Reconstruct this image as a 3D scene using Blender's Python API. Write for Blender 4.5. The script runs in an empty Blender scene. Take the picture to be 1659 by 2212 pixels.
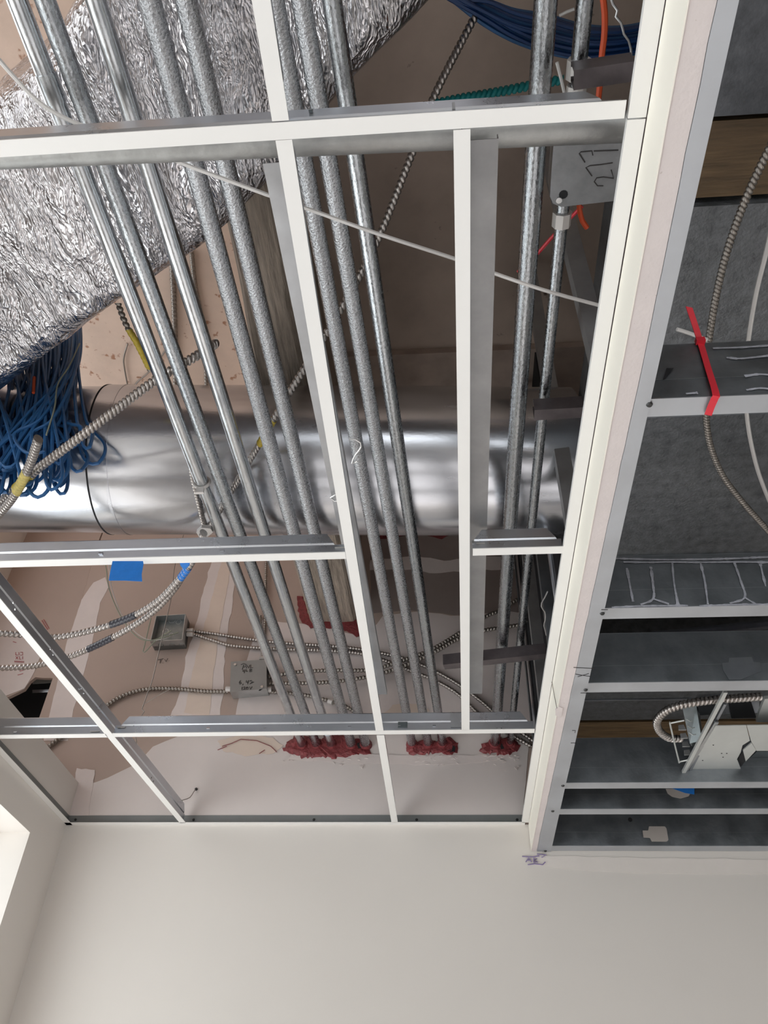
import bpy, bmesh, math, random
from mathutils import Vector, Matrix, noise
random.seed(7)
C = bpy.context.scene
R = math.radians

# ------------------------------------------------------------------ camera
K = 1.2                                   # metres per grid-height unit (grid hangs 1.2 m above the eye)
EYE = Vector((0, 0, 1.6))
F = 1742.454
cam = bpy.data.objects.new('camera', bpy.data.cameras.new('camera'))
C.collection.objects.link(cam)
cam.location = EYE
cam.rotation_euler = (R(132.19448), R(-1.569216), R(4.198477))
cam.data.sensor_fit = 'VERTICAL'
cam.data.sensor_height = 36
cam.data.lens = F * 36 / 2212
cam.data.clip_start = .02
C.camera = cam
ROT = cam.rotation_euler.to_matrix()

# ------------------------------------------------------------------ world, lights, exposure
w = bpy.data.worlds.new('overcast'); C.world = w; w.use_nodes = True
bg = w.node_tree.nodes['Background']
bg.inputs[0].default_value = (.86, .93, 1, 1); bg.inputs[1].default_value = 1.6
C.view_settings.view_transform = 'Standard'; C.view_settings.look = 'None'
C.view_settings.exposure = -.28; C.view_settings.gamma = 1
C.cycles.use_denoising = True
C.cycles.max_bounces = 8; C.cycles.diffuse_bounces = 5; C.cycles.glossy_bounces = 5
C.cycles.transparent_max_bounces = 8; C.cycles.caustics_reflective = False; C.cycles.caustics_refractive = False
C.cycles.sample_clamp_indirect = 4

def U(x, y, z): return EYE + K * Vector((x, y, z))
def area(name, loc, d, sx, sy, power, col=(1, 1, 1)):
    l = bpy.data.lights.new(name, 'AREA'); l.shape = 'RECTANGLE'; l.size = sx; l.size_y = sy
    l.energy = power; l.color = col
    o = bpy.data.objects.new(name, l); C.collection.objects.link(o)
    o.location = loc; o.rotation_euler = Vector(d).to_track_quat('-Z', 'Y').to_euler()
    return o
WIN = [(1.15, 2.38), (-.35, .88), (-1.85, -.62)]          # windows in the left wall (Y range)
SILL, HEAD = -.62, .894
for a, b in WIN:
    area('window_daylight', U(-1.72, (a + b) / 2, .12), (1, 0, .12), 1.5, 1.75, 30, (.97, 1, .98))
area('window_daylight', U(.9, -3.35, .1), (0, 1, .1), 3.6, 1.9, 45, (.98, 1, 1))  # assumed source behind the camera, added to raise the room's brightness
area('added_clerestory_light', U(-1.95, 1.0, 1.72), (1, 0, .25), 2.9, 1.1, 20, (1, .98, .97))  # assumed high source on the left, added to brighten above the grid
sl = bpy.data.lights.new('added_sun', 'SUN'); sl.energy = 13; sl.angle = R(1.5); sl.color = (1, .98, .97)  # sunlight added to brighten the floor and bounce upward
so = bpy.data.objects.new('added_sun', sl); C.collection.objects.link(so)
so.rotation_euler = Vector((.80, .25, -.62)).to_track_quat('-Z', 'Y').to_euler()

# ------------------------------------------------------------------ pixel rays -> points on real planes
def ray(x, y): return (ROT @ Vector((x - 829.5, -(y - 1106), -F))) / F
def PZ(x, y, z): d = ray(x, y); return EYE + d * (K * z / d.z)
def PY(x, y, Y): d = ray(x, y); return EYE + d * (K * Y / d.y)
def PX(x, y, X): d = ray(x, y); return EYE + d * (K * X / d.x)

# ------------------------------------------------------------------ materials
def mat(name, col, rough=.6, metal=0., var=.0, scale=8., bump=0., bscale=60., rvar=0., stretch=(1, 1, 1), spots=None, spec=.5, coat=0.):
    m = bpy.data.materials.new(name); m.use_nodes = True
    nt = m.node_tree; N = nt.nodes; L = nt.links; b = N['Principled BSDF']
    b.inputs['Roughness'].default_value = rough; b.inputs['Metallic'].default_value = metal
    b.inputs['Base Color'].default_value = (*col, 1)
    b.inputs['Specular IOR Level'].default_value = spec
    tc = N.new('ShaderNodeTexCoord'); mp = N.new('ShaderNodeMapping'); mp.inputs['Scale'].default_value = stretch
    L.new(tc.outputs['Object'], mp.inputs[0])
    if var or rvar:
        n = N.new('ShaderNodeTexNoise'); n.inputs['Scale'].default_value = scale; n.inputs['Detail'].default_value = 6
        n.inputs['Roughness'].default_value = .6
        L.new(mp.outputs[0], n.inputs['Vector'])
        cr = N.new('ShaderNodeValToRGB'); cr.color_ramp.elements[0].position = .3; cr.color_ramp.elements[1].position = .7
        cr.color_ramp.elements[0].color = (*[c * (1 - var) for c in col], 1)
        cr.color_ramp.elements[1].color = (*[min(1, c * (1 + var * .6)) for c in col], 1)
        L.new(n.outputs['Fac'], cr.inputs[0])
        out = cr.outputs[0]
        if spots:
            n2 = N.new('ShaderNodeTexNoise'); n2.inputs['Scale'].default_value = spots[1]; n2.inputs['Detail'].default_value = 3
            L.new(mp.outputs[0], n2.inputs['Vector'])
            c2 = N.new('ShaderNodeValToRGB'); c2.color_ramp.elements[0].position = spots[2]; c2.color_ramp.elements[1].position = spots[2] + .06
            L.new(n2.outputs['Fac'], c2.inputs[0])
            mx = N.new('ShaderNodeMixRGB'); mx.inputs['Color2'].default_value = (*spots[0], 1)
            L.new(c2.outputs[0], mx.inputs['Fac']); L.new(out, mx.inputs['Color1']); out = mx.outputs[0]
        L.new(out, b.inputs['Base Color'])
        if rvar:
            mr = N.new('ShaderNodeMapRange'); mr.inputs['From Min'].default_value = .3; mr.inputs['From Max'].default_value = .7
            mr.inputs['To Min'].default_value = max(.02, rough - rvar); mr.inputs['To Max'].default_value = rough + rvar
            L.new(n.outputs['Fac'], mr.inputs[0]); L.new(mr.outputs[0], b.inputs['Roughness'])
    if bump:
        n3 = N.new('ShaderNodeTexNoise'); n3.inputs['Scale'].default_value = bscale; n3.inputs['Detail'].default_value = 5
        L.new(mp.outputs[0], n3.inputs['Vector'])
        bp = N.new('ShaderNodeBump'); bp.inputs['Strength'].default_value = bump; bp.inputs['Distance'].default_value = .01
        L.new(n3.outputs['Fac'], bp.inputs['Height']); L.new(bp.outputs[0], b.inputs['Normal'])
    return m

M = {}
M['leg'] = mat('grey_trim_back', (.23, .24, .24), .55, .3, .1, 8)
M['cover'] = mat('grey_box_cover', (.34, .335, .325), .5, .2, .06, 20)
M['boxcover'] = mat('scuffed_box_cover', (.27, .275, .285), .5, .5, .2, 25, .03, 60)
M['strip2'] = mat('darker_strip_steel', (.36, .36, .365), .5, .6, .18, 9, .04, 60)
M['wooddark'] = mat('dark_wood_beam', (.11, .07, .035), .7, 0, .45, 10, .3, 30, 0, (.6, 6, 6))
M['white'] = mat('white_enamel', (.83, .82, .8), .38, 0, .02, 3, spots=((.6, .58, .56), 60, .78))
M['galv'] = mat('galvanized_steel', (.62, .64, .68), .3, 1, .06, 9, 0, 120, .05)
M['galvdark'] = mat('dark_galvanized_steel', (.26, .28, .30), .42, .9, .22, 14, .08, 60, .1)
M['joist'] = mat('joist_steel', (.36, .38, .41), .42, .9, .2, 9, .05, 60, .12)
M['track'] = mat('track_steel', (.52, .54, .57), .5, .75, .12, 7, .03, 50, .1)
M['smooth'] = mat('smooth_conduit', (.58, .60, .62), .24, 1, .12, 60, .05, 120, .08, (1, .3, 1))
M['rough'] = mat('rough_conduit', (.49, .50, .52), .27, 1, .30, 230, .42, 230, .1)
M['emt'] = mat('bright_conduit', (.44, .46, .48), .25, 1, .16, 300, .12, 300, .1, (1, .4, 1))
M['pipe'] = mat('dull_pipe', (.42, .42, .41), .5, .8, .25, 18, .1, 60, .1)
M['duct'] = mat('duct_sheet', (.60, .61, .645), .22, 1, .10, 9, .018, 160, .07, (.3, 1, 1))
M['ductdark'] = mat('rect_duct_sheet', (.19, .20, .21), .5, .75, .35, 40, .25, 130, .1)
M['strip'] = mat('strip_steel', (.50, .505, .52), .45, .7, .15, 9, .04, 60, .08)
M['brown'] = mat('brown_steel', (.15, .13, .135), .45, .7, .3, 20, .06, 60, .1)
M['mc'] = mat('armor_aluminium', (.50, .465, .44), .32, 1, .25, 90)
M['mcdark'] = mat('armor_tarnished', (.36, .33, .30), .4, 1, .25, 90)
M['mcblack'] = mat('black_tape', (.05, .05, .065), .35, 0, .2, 80)
M['yellow'] = mat('yellow_tape', (.62, .47, .06), .4, 0, .3, 90)
M['yellowp'] = mat('pale_yellow_tape', (.72, .60, .2), .4, 0, .3, 90)
M['blue'] = mat('blue_jacket', (.035, .15, .38), .42, 0, .25, 6)
M['bluedk'] = mat('navy_jacket', (.012, .06, .21), .42, 0, .25, 6)
M['teal'] = mat('teal_jacket', (.01, .24, .25), .5, 0, .2, 20)
M['orange'] = mat('orange_jacket', (.72, .10, .03), .45)
M['redp'] = mat('red_plastic', (.72, .03, .05), .35)
M['wirewhite'] = mat('white_jacket', (.72, .70, .68), .45)
M['wiregreen'] = mat('green_wire', (.34, .38, .30), .5)
M['wire'] = mat('hanger_wire', (.34, .31, .28), .4, .8)
M['wirebright'] = mat('bright_wire', (.7, .7, .7), .3, 1)
M['tape'] = mat('blue_painter_tape', (.02, .20, .66), .55, 0, .1, 40, .05, 200)
M['wall'] = mat('cream_wall_paint', (.73, .688, .645), .6, 0, .02, 1.5, .02, 200)
M['primed'] = mat('primed_wall', (.76, .69, .665), .65, 0, .05, 3, .02, 80)
M['pale'] = mat('pale_skim', (.79, .735, .69), .7, 0, .04, 6)
M['gyp'] = mat('tan_drywall_paper', (.50, .39, .335), .75, 0, .07, 2.5, .03, 150)
M['mud'] = mat('joint_compound', (.80, .715, .69), .7, 0, .07, 5, .06, 40)
M['mudcream'] = mat('cream_compound', (.80, .67, .58), .7, 0, .07, 6, .06, 40)
M['gypshade'] = mat('shaded_drywall_paper', (.33, .27, .25), .75, 0, .1, 4)  # tan drywall paper darkened as the wall's less lit right side
M['fire'] = mat('red_firestop', (.25, .045, .05), .45, 0, .3, 60, .5, 90)
M['ink'] = mat('black_marker', (.03, .025, .025), .6)
M['purple'] = mat('purple_marker', (.30, .24, .42), .7, 0, .3, 90)
M['redink'] = mat('red_print', (.45, .10, .11), .7)
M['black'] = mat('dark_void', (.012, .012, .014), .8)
M['screw'] = mat('dark_screw', (.06, .06, .06), .4, .8)
M['corner'] = mat('drywall_face', (.92, .88, .79), .6, 0, .03, 4)
M['edge'] = mat('drywall_raw_edge', (.70, .635, .62), .8, 0, .05, 12, .08, 120, 0, (1, 1, 1), ((.45, .38, .35), 110, .70))
M['deckpink'] = mat('lit_stained_deck', (.90, .69, .56), .8, 0, .14, 3.5, .1, 40, 0, (1, 1, 1), ((.50, .26, .16), 22, .62))  # base lightened as the lit side of the slab; rust spots are real
M['deck'] = mat('shaded_brown_deck', (.50, .40, .335), .8, 0, .2, 3, .1, 30, 0, (1, 1, 1), ((.09, .06, .05), 16, .70))  # same slab with the beam's shade put into its colour
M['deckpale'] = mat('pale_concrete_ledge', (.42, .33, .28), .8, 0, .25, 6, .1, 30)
M['beam'] = mat('rough_board_formed_beam', (.46, .385, .32), .85, 0, .45, 14, .6, 40, 0, (5, .5, 5))
M['wood'] = mat('wood_beam', (.20, .13, .065), .7, 0, .45, 10, .3, 30, 0, (.6, 6, 6))
M['patch'] = mat('knockout_paper', (.42, .38, .35), .7, 0, .05, 20)
M['chalk'] = mat('white_residue', (.40, .41, .46), .8, 0, .3, 60)
M['floor'] = mat('pale_sealed_floor', (.69, .68, .68), .6, 0, .1, 2)
M['frame'] = mat('window_frame', (.55, .57, .55), .4, .3)
M['box'] = mat('box_steel', (.50, .51, .51), .42, .8, .15, 25, .04, 60, .08)
M['boxdark'] = mat('box_inside', (.24, .27, .28), .35, .9, .25, 25)
M['plate'] = mat('fixture_plate', (.66, .68, .66), .42, .6, .06, 8, .02, 80)
M['clip'] = mat('pale_clip', (.66, .63, .61), .45, .3)

def foil_mat():
    m = mat('crinkled_foil', (.62, .605, .625), .22, 1, .15, 5)
    nt = m.node_tree; N = nt.nodes; L = nt.links; b = N['Principled BSDF']
    tc = N.new('ShaderNodeTexCoord'); mp = N.new('ShaderNodeMapping'); mp.inputs['Scale'].default_value = (1.3, .5, 1.3)
    mp.inputs['Rotation'].default_value = (0, 0, R(20))
    L.new(tc.outputs['Object'], mp.inputs[0])
    n = N.new('ShaderNodeTexNoise'); n.inputs['Scale'].default_value = 9; n.inputs['Detail'].default_value = 3
    L.new(mp.outputs[0], n.inputs['Vector'])
    ad = N.new('ShaderNodeVectorMath'); ad.operation = 'MULTIPLY_ADD'; ad.inputs[1].default_value = (.10, .10, .10)
    L.new(n.outputs['Color'], ad.inputs[0]); L.new(mp.outputs[0], ad.inputs[2])
    v = N.new('ShaderNodeTexVoronoi'); v.inputs['Scale'].default_value = 34; v.feature = 'F1'
    L.new(ad.outputs[0], v.inputs['Vector'])
    v2 = N.new('ShaderNodeTexVoronoi'); v2.inputs['Scale'].default_value = 120
    L.new(ad.outputs[0], v2.inputs['Vector'])
    a2 = N.new('ShaderNodeMath'); a2.operation = 'MULTIPLY_ADD'; a2.inputs[1].default_value = .4
    L.new(v2.outputs['Distance'], a2.inputs[0]); L.new(v.outputs['Distance'], a2.inputs[2])
    bp = N.new('ShaderNodeBump'); bp.inputs['Strength'].default_value = .55; bp.inputs['Distance'].default_value = .016
    L.new(a2.outputs[0], bp.inputs['Height']); L.new(bp.outputs[0], b.inputs['Normal'])
    return m
M['foil'] = foil_mat()
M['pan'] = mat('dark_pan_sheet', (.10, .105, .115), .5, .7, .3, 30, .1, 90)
def glass_mat():
    m = bpy.data.materials.new('window_glass'); m.use_nodes = True
    nt = m.node_tree; nt.nodes.clear(); N = nt.nodes; L = nt.links
    o = N.new('ShaderNodeOutputMaterial'); mx = N.new('ShaderNodeMixShader'); mx.inputs[0].default_value = .08
    t = N.new('ShaderNodeBsdfTransparent'); g = N.new('ShaderNodeBsdfGlossy'); g.inputs['Roughness'].default_value = .02
    L.new(t.outputs[0], mx.inputs[1]); L.new(g.outputs[0], mx.inputs[2]); L.new(mx.outputs[0], o.inputs[0])
    return m
M['glass'] = glass_mat()

# ------------------------------------------------------------------ mesh helpers
def spline(pts, step):
    pts = [Vector(p) for p in pts]
    if len(pts) == 2:
        dense = [pts[0].lerp(pts[1], i / 20) for i in range(21)]
    else:
        P = [pts[0] * 2 - pts[1]] + pts + [pts[-1] * 2 - pts[-2]]
        dense = []
        for i in range(1, len(P) - 2):
            a, b, c, d = P[i - 1:i + 3]
            for k in range(16):
                t = k / 16
                dense.append(.5 * ((2 * b) + (c - a) * t + (2 * a - 5 * b + 4 * c - d) * t * t + (3 * b - a - 3 * c + d) * t ** 3))
        dense.append(pts[-1])
    out = [dense[0]]; acc = 0.
    for a, b in zip(dense, dense[1:]):
        l = (b - a).length
        if l < 1e-9: continue
        t = step - acc
        while t <= l:
            out.append(a.lerp(b, t / l)); t += step
        acc = (acc + l) % step if l + acc >= step else acc + l
    if (out[-1] - dense[-1]).length > step * .3: out.append(dense[-1])
    return out

class MB:
    def __init__(s): s.v = []; s.f = []
    def add(s, vs, fs):
        o = len(s.v); s.v += [Vector(v) for v in vs]; s.f += [tuple(i + o for i in f) for f in fs]
        return s
    def hexa(s, p):      # 8 corners: 4 bottom ring, 4 top ring
        return s.add(p, [(3, 2, 1, 0), (4, 5, 6, 7), (0, 1, 5, 4), (1, 2, 6, 5), (2, 3, 7, 6), (3, 0, 4, 7)])
    def box(s, lo, hi):  # unit coordinates
        a, b = Vector(lo), Vector(hi)
        return s.hexa([U(a.x, a.y, a.z), U(b.x, a.y, a.z), U(b.x, b.y, a.z), U(a.x, b.y, a.z),
                       U(a.x, a.y, b.z), U(b.x, a.y, b.z), U(b.x, b.y, b.z), U(a.x, b.y, b.z)])
    def bar(s, p0, p1, side, up, prof):   # extrude closed profile [(s,t)..] (metres) from p0 to p1
        n = len(prof); p0, p1 = Vector(p0), Vector(p1)
        vs = [p0 + side * a + up * b for a, b in prof] + [p1 + side * a + up * b for a, b in prof]
        return s.add(vs, [(i, (i + 1) % n, n + (i + 1) % n, n + i) for i in range(n)] + [tuple(range(n))[::-1], tuple(range(n, 2 * n))])
    def prism(s, pts, off):               # polygon + offset vector
        n = len(pts); off = Vector(off)
        return s.add(list(pts) + [Vector(p) + off for p in pts],
                     [tuple(range(n))[::-1], tuple(range(n, 2 * n))] + [(i, (i + 1) % n, n + (i + 1) % n, n + i) for i in range(n)])
    def tube(s, path, r, seg=10, caps=True, ridge=0., pitch=4, skew=0.):
        n = len(path); vs = []; fs = []
        t = (path[1] - path[0]).normalized()
        ref = Vector((0, 0, 1)) if abs(t.z) < .9 else Vector((1, 0, 0))
        a = t.cross(ref).normalized()
        for i, p in enumerate(path):
            t = (path[min(i + 1, n - 1)] - path[max(i - 1, 0)]).normalized()
            a = (a - t * a.dot(t)).normalized(); b = t.cross(a)
            rr = r(i / (n - 1)) if callable(r) else r
            if ridge: rr *= (1, 1 - ridge * .15, 1 - ridge, 1 - ridge * .15)[i % pitch]
            for k in range(seg):
                an = 2 * math.pi * k / seg
                vs.append(p + (a * math.cos(an) + b * math.sin(an)) * rr + t * (skew * math.cos(an)))
        for i in range(n - 1):
            for k in range(seg):
                k2 = (k + 1) % seg
                fs.append((i * seg + k, i * seg + k2, (i + 1) * seg + k2, (i + 1) * seg + k))
        if caps: fs += [tuple(range(seg))[::-1], tuple(range((n - 1) * seg, n * seg))]
        return s.add(vs, fs)
    def cyl(s, p0, p1, r, seg=20, r2=None):
        p0, p1 = Vector(p0), Vector(p1)
        return s.tube([p0, p1], (lambda t: r + (r2 - r) * t) if r2 is not None else r, seg)
    def build(s, name, m, parent=None, smooth=False, base=None):
        me = bpy.data.meshes.new(name)
        lo = Vector([min(v[i] for v in s.v) for i in range(3)]); hi = Vector([max(v[i] for v in s.v) for i in range(3)])
        org = Vector(base) if base else Vector(((lo.x + hi.x) / 2, (lo.y + hi.y) / 2, lo.z))
        me.from_pydata([v - org for v in s.v], [], s.f)
        bm = bmesh.new(); bm.from_mesh(me); bmesh.ops.recalc_face_normals(bm, faces=bm.faces)
        if smooth:
            for f in bm.faces: f.smooth = True
            for e in bm.edges:
                if len(e.link_faces) == 2 and e.calc_face_angle() > .7: e.smooth = False
        bm.to_mesh(me); bm.free()
        me.materials.append(M[m])
        o = bpy.data.objects.new(name, me); C.collection.objects.link(o)
        if parent:
            o.parent = parent; o.location = org - wloc(parent)
        else: o.location = org
        return o
def wloc(o):
    v = Vector(o.location)
    while o.parent: o = o.parent; v += o.location
    return v
def tag(o, label, cat, group=None, kind=None):
    if kind: o['kind'] = kind
    if label: o['label'] = label
    if cat: o['category'] = cat
    if group: o['group'] = group
    return o
def thing(name, label, cat, loc, group=None):
    o = bpy.data.objects.new(name, None); C.collection.objects.link(o); o.empty_display_size = .05
    o.location = loc
    return tag(o, label, cat, group)
def struct(o, label=None): o['kind'] = 'structure'; return tag(o, label, None)
def rough_poly(pts, amp, step, seed=0):   # jitter a polygon's outline
    rnd = random.Random(seed); out = []
    for a, b in zip(pts, pts[1:] + pts[:1]):
        n = max(1, int((b - a).length / step))
        for i in range(n):
            p = a.lerp(b, i / n)
            out.append(p + Vector((rnd.uniform(-amp, amp), 0, rnd.uniform(-amp, amp))))
    return out
def pw(pts, Y): return [PY(x, y, Y) for x, y in pts]
X_, Y_, Z_ = Vector((1, 0, 0)), Vector((0, 1, 0)), Vector((0, 0, 1))

# ================================================================== SETTING
YW = 2.6
FL, DK = -1.3333, 2.36
struct(MB().box((-2.4, -3.2, FL - .1), (3.2, 3.0, FL)).build('floor', 'floor'))
wb = struct(MB().box((-1.50, YW, FL), (3.1, YW + .14, DK)).build('wall_end', 'gyp'))
# finish coats of the end wall: cream paint below the grid, primer just above it, joint compound bands
MB().box((-1.28, YW - .002, FL), (3.0, YW, 1.001)).build('painted_lower_wall', 'wall', wb)
def coat(name, px, m, Y, th=.0012, amp=.004, step=.03, seed=1):
    poly = rough_poly(pw(px, Y), amp, step, seed)
    return MB().prism(poly, (0, th, 0)).build(name, m, wb)
coat('primed_band', [(140, 1779), (135, 1755), (160, 1700), (205, 1690), (232, 1680), (262, 1665), (300, 1648), (330, 1612), (385, 1590), (470, 1572), (620, 1578), (800, 1575),
     (1000, 1570), (1145, 1572), (1128, 1779)], 'primed', YW - .0015, .0018, .002, .04, 3)
coat('compound_stripe', [(152, 1779), (156, 1720), (165, 1660), (205, 1662), (196, 1720), (190, 1779)], 'mud', YW - .0025, .001, .003, .02, 4)
coat('compound_band', [(459, 1205), (441, 1269), (423, 1352), (401, 1421), (390, 1497), (366, 1550), (360, 1590), (470, 1590), (474, 1548), (483, 1500), (486, 1403), (499, 1323), (511, 1240), (520, 1205)], 'mud', YW - .0012, .0014, .004, .03, 5)
coat('compound_cream', [(478, 1215), (455, 1300), (436, 1370), (415, 1450), (398, 1540), (452, 1545), (462, 1450), (470, 1380), (486, 1300), (500, 1215)], 'mudcream', YW - .0022, .001, .003, .03, 6)
coat('compound_tape', [(228, 1246), (202, 1258), (177, 1295), (145, 1385), (130, 1450), (102, 1560), (95, 1600), (146, 1600), (159, 1533), (184, 1447), (202, 1374), (217, 1302), (234, 1268)], 'mud', YW - .0012, .0014, .002, .03, 7)
coat('compound_patch', [(560, 1340), (640, 1345), (690, 1352), (760, 1368), (800, 1362), (830, 1330), (900, 1322), (1000, 1330), (1100, 1322), (1165, 1330), (1165, 1600), (500, 1600), (520, 1480), (540, 1400)], 'mud', YW - .0008, .001, .006, .05, 8)
coat('compound_strip', [(800, 1210), (900, 1200), (960, 1212), (1040, 1200), (1130, 1205), (1130, 1228), (1020, 1232), (940, 1238), (860, 1228), (800, 1232)], 'mud', YW - .0012, .001, .004, .03, 9)
coat('shaded_paper', [(800, 1150), (1150, 1140), (1160, 1330), (1080, 1322), (980, 1328), (880, 1318), (800, 1325)], 'gypshade', YW - .0004, .0006, .004, .05, 10)  # shade right of the beam put into the paper's colour
coat('compound_smear', [(470, 1600), (520, 1588), (590, 1592), (612, 1612), (590, 1628), (530, 1632), (480, 1622)], 'mudcream', YW - .0034, .001, .004, .02, 11)
coat('compound_smear', [(830, 1540), (850, 1522), (910, 1520), (930, 1535), (900, 1548), (850, 1552)], 'mudcream', YW - .003, .001, .004, .02, 12)
coat('compound_smear', [(1040, 1648), (900, 1652), (760, 1650), (620, 1640), (640, 1625), (860, 1632), (1120, 1630)], 'mud', YW - .0034, .0008, .004, .03, 13)
coat('compound_smear', [(1150, 1848), (1250, 1850), (1400, 1853), (1700, 1856), (1700, 1888), (1400, 1886), (1250, 1880), (1150, 1868)], 'pale', YW - .0036, .001, .003, .03, 14)
def pen(name, strokes, fn, r, m, parent):
    b = MB()
    for st in strokes:
        path = [fn(x, y) for x, y in st]
        if len(path) == 1: path = [path[0], path[0] + Vector((.001, 0, .001))]
        b.tube(path, r, 5)
    return b.build(name, m, parent)
z7 = lambda st: [[(200 + x * .2532, 1280 + y * .2532) for x, y in s] for s in st]
pen('marker_writing', z7([[(557, 575), (605, 563)], [(582, 568), (575, 602)], [(598, 600), (600, 601)], [(615, 570), (626, 590), (641, 562)], [(651, 581), (653, 582)]]), lambda x, y: PY(x, y, YW - .002), .0012, 'ink', wb)
pen('red_streaks', [[(480, 1612), (500, 1606), (520, 1597), (555, 1600), (585, 1612), (598, 1625)], [(560, 1628), (572, 1620)], [(470, 1620), (490, 1612)]], lambda x, y: PY(x, y, YW - .006), .0016, 'fire', wb)
rp = random.Random(3)
pen('purple_scribble', [[(1128, 1850), (1150, 1851), (1165, 1849)], [(1136, 1862), (1142, 1853), (1148, 1862)], [(1139, 1858), (1147, 1858)], [(1153, 1853), (1153, 1863)], [(1153, 1856), (1160, 1855), (1155, 1859), (1162, 1862), (1153, 1863)], [(1160, 1845), (1180, 1847), (1170, 1852)], [(1140, 1868), (1155, 1866), (1172, 1868), (1178, 1862)]], lambda x, y: PY(x, y, YW - .006), .0022, 'purple', wb)
# drywall beyond the wall's left corner, with the torn dark opening under it
dl = struct(MB().prism(rough_poly(pw([(-160, 1080), (240, 1080), (126, 1466), (78, 1462), (66, 1472), (52, 1490), (20, 1505), (-2, 1512), (-160, 1560)], YW - .0005), .003, .03, 2), (0, .018, 0)).build('trim_1', 'gyp'), 'torn drywall sheet above the dark gap at the left')
MB().prism(rough_poly(pw([(-150, 1296), (30, 1312), (84, 1342), (106, 1372), (68, 1464), (52, 1488), (0, 1508), (-150, 1555)], YW - .0022), .002, .03, 21), (0, .001, 0)).build('pale_paper', 'mud', dl)
pen('red_print', [[(34, 1409), (34, 1415), (39, 1415)], [(41, 1409), (41, 1415)], [(44, 1409), (49, 1409), (49, 1415), (44, 1415)], [(34, 1418), (39, 1424)], [(39, 1418), (34, 1424)], [(42, 1418), (42, 1424), (46, 1424)], [(49, 1418), (49, 1424)], [(31, 1430), (52, 1431)], [(31, 1428), (52, 1429)], [(42, 1450), (55, 1446)], [(38, 1458), (50, 1455)], [(28, 1386), (35, 1388)], [(90, 1340), (103, 1360)], [(94, 1338), (106, 1358)]], lambda x, y: PY(x, y, YW - .003), .0014, 'redink', dl)
struct(MB().box((-2.4, YW + .25, .9), (-1.45, YW + .3, DK)).build('trim_2', 'black'))
struct(MB().hexa([PY(70, 1468, 2.66), PY(132, 1462, 2.66), PY(132, 1474, 2.66), PY(70, 1478, 2.66), PY(70, 1468, 2.70), PY(132, 1462, 2.70), PY(132, 1474, 2.70), PY(70, 1478, 2.70)]).build('trim_3', 'plate'), 'pale ledge inside the torn gap')
struct(MB().hexa([PY(70, 1490, 2.66), PY(132, 1488, 2.66), PY(132, 1494, 2.66), PY(70, 1497, 2.66), PY(70, 1490, 2.70), PY(132, 1488, 2.70), PY(132, 1494, 2.70), PY(70, 1497, 2.70)]).build('trim_4', 'galv'))
# left wall with window openings (pieces of one mesh)
XL = -1.277
m = MB(); prev = -3.2; TH = .155
for a, b in sorted(WIN):
    m.box((XL - TH, prev, FL), (XL, a, HEAD)); m.box((XL - TH, a, FL), (XL, b, SILL)); prev = b
m.box((XL - TH, prev, FL), (XL, YW, HEAD)); m.box((XL - TH, -3.2, HEAD), (XL, YW, 1.145))
m.box((-1.93, -3.2, 1.10), (XL - TH, 3.0, 1.145)); m.box((-1.93, -3.2, 1.145), (-1.85, -.3, DK)); m.box((-1.93, -.3, 1.145), (-1.85, 2.25, 1.22)); m.box((-1.93, -.3, 2.25), (-1.85, 2.25, DK)); m.box((-1.93, 2.25, 1.145), (-1.85, 3.0, DK))
wl = struct(m.build('wall_left', 'wall'))
for i, (a, b) in enumerate(WIN):
    m = MB(); x0, x1 = XL - TH - .03, XL - TH + .012
    f = .028
    m.box((x0, a, SILL), (x1, a + f, HEAD)).box((x0, b - f, SILL), (x1, b, HEAD)).box((x0, a, SILL), (x1, b, SILL + f)).box((x0, a, HEAD - f), (x1, b, HEAD))
    fr = struct(m.build('window_%d' % (i + 1), 'frame'))
    MB().box((XL - TH - .01, a + f, SILL + f), (XL - TH - .006, b - f, HEAD - f)).build('pane', 'glass', fr)
# other room walls
m = MB(); m.box((-2.4, -3.2, FL), (-.6, -3.1, DK)); m.box((2.4, -3.2, FL), (3.2, -3.1, DK)); m.box((-.6, -3.2, FL), (2.4, -3.1, -.7)); m.box((-.6, -3.2, .9), (2.4, -3.1, DK))
struct(m.build('wall_front', 'wall'))
struct(MB().box((3.1, -3.2, FL), (3.2, 3.0, DK)).build('wall_right', 'wall'))
m = MB(); f = .03
m.box((-.6, -3.18, -.7), (-.57, -3.13, .9)).box((2.37, -3.18, -.7), (2.4, -3.13, .9)).box((.88, -3.18, -.7), (.92, -3.13, .9)).box((-.6, -3.18, -.7), (2.4, -3.13, -.67)).box((-.6, -3.18, .87), (2.4, -3.13, .9))
fr = struct(m.build('window_4', 'frame'))  # unseen window added behind the camera for its light
MB().box((-.57, -3.16, -.67), (2.37, -3.155, .87)).build('pane', 'glass', fr)
m = MB()
for yy in (-.3, .53, 1.38, 2.22): m.box((-1.92, yy, 1.22), (-1.87, yy + .03, 2.25))
m.box((-1.92, -.3, 1.22), (-1.87, 2.25, 1.25)).box((-1.92, -.3, 2.22), (-1.87, 2.25, 2.25))
fr = struct(m.build('window_5', 'frame'))  # unseen high window added to let light in above the grid
struct(MB().box((-3.4, -1.5, 2.26), (-1.93, 3.0, 2.32)).build('added_sun_canopy', 'wall'))  # unseen canopy added outside to keep sunlight off the high window
MB().box((-1.90, -.27, 1.25), (-1.895, 2.22, 2.22)).build('pane', 'glass', fr)
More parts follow.
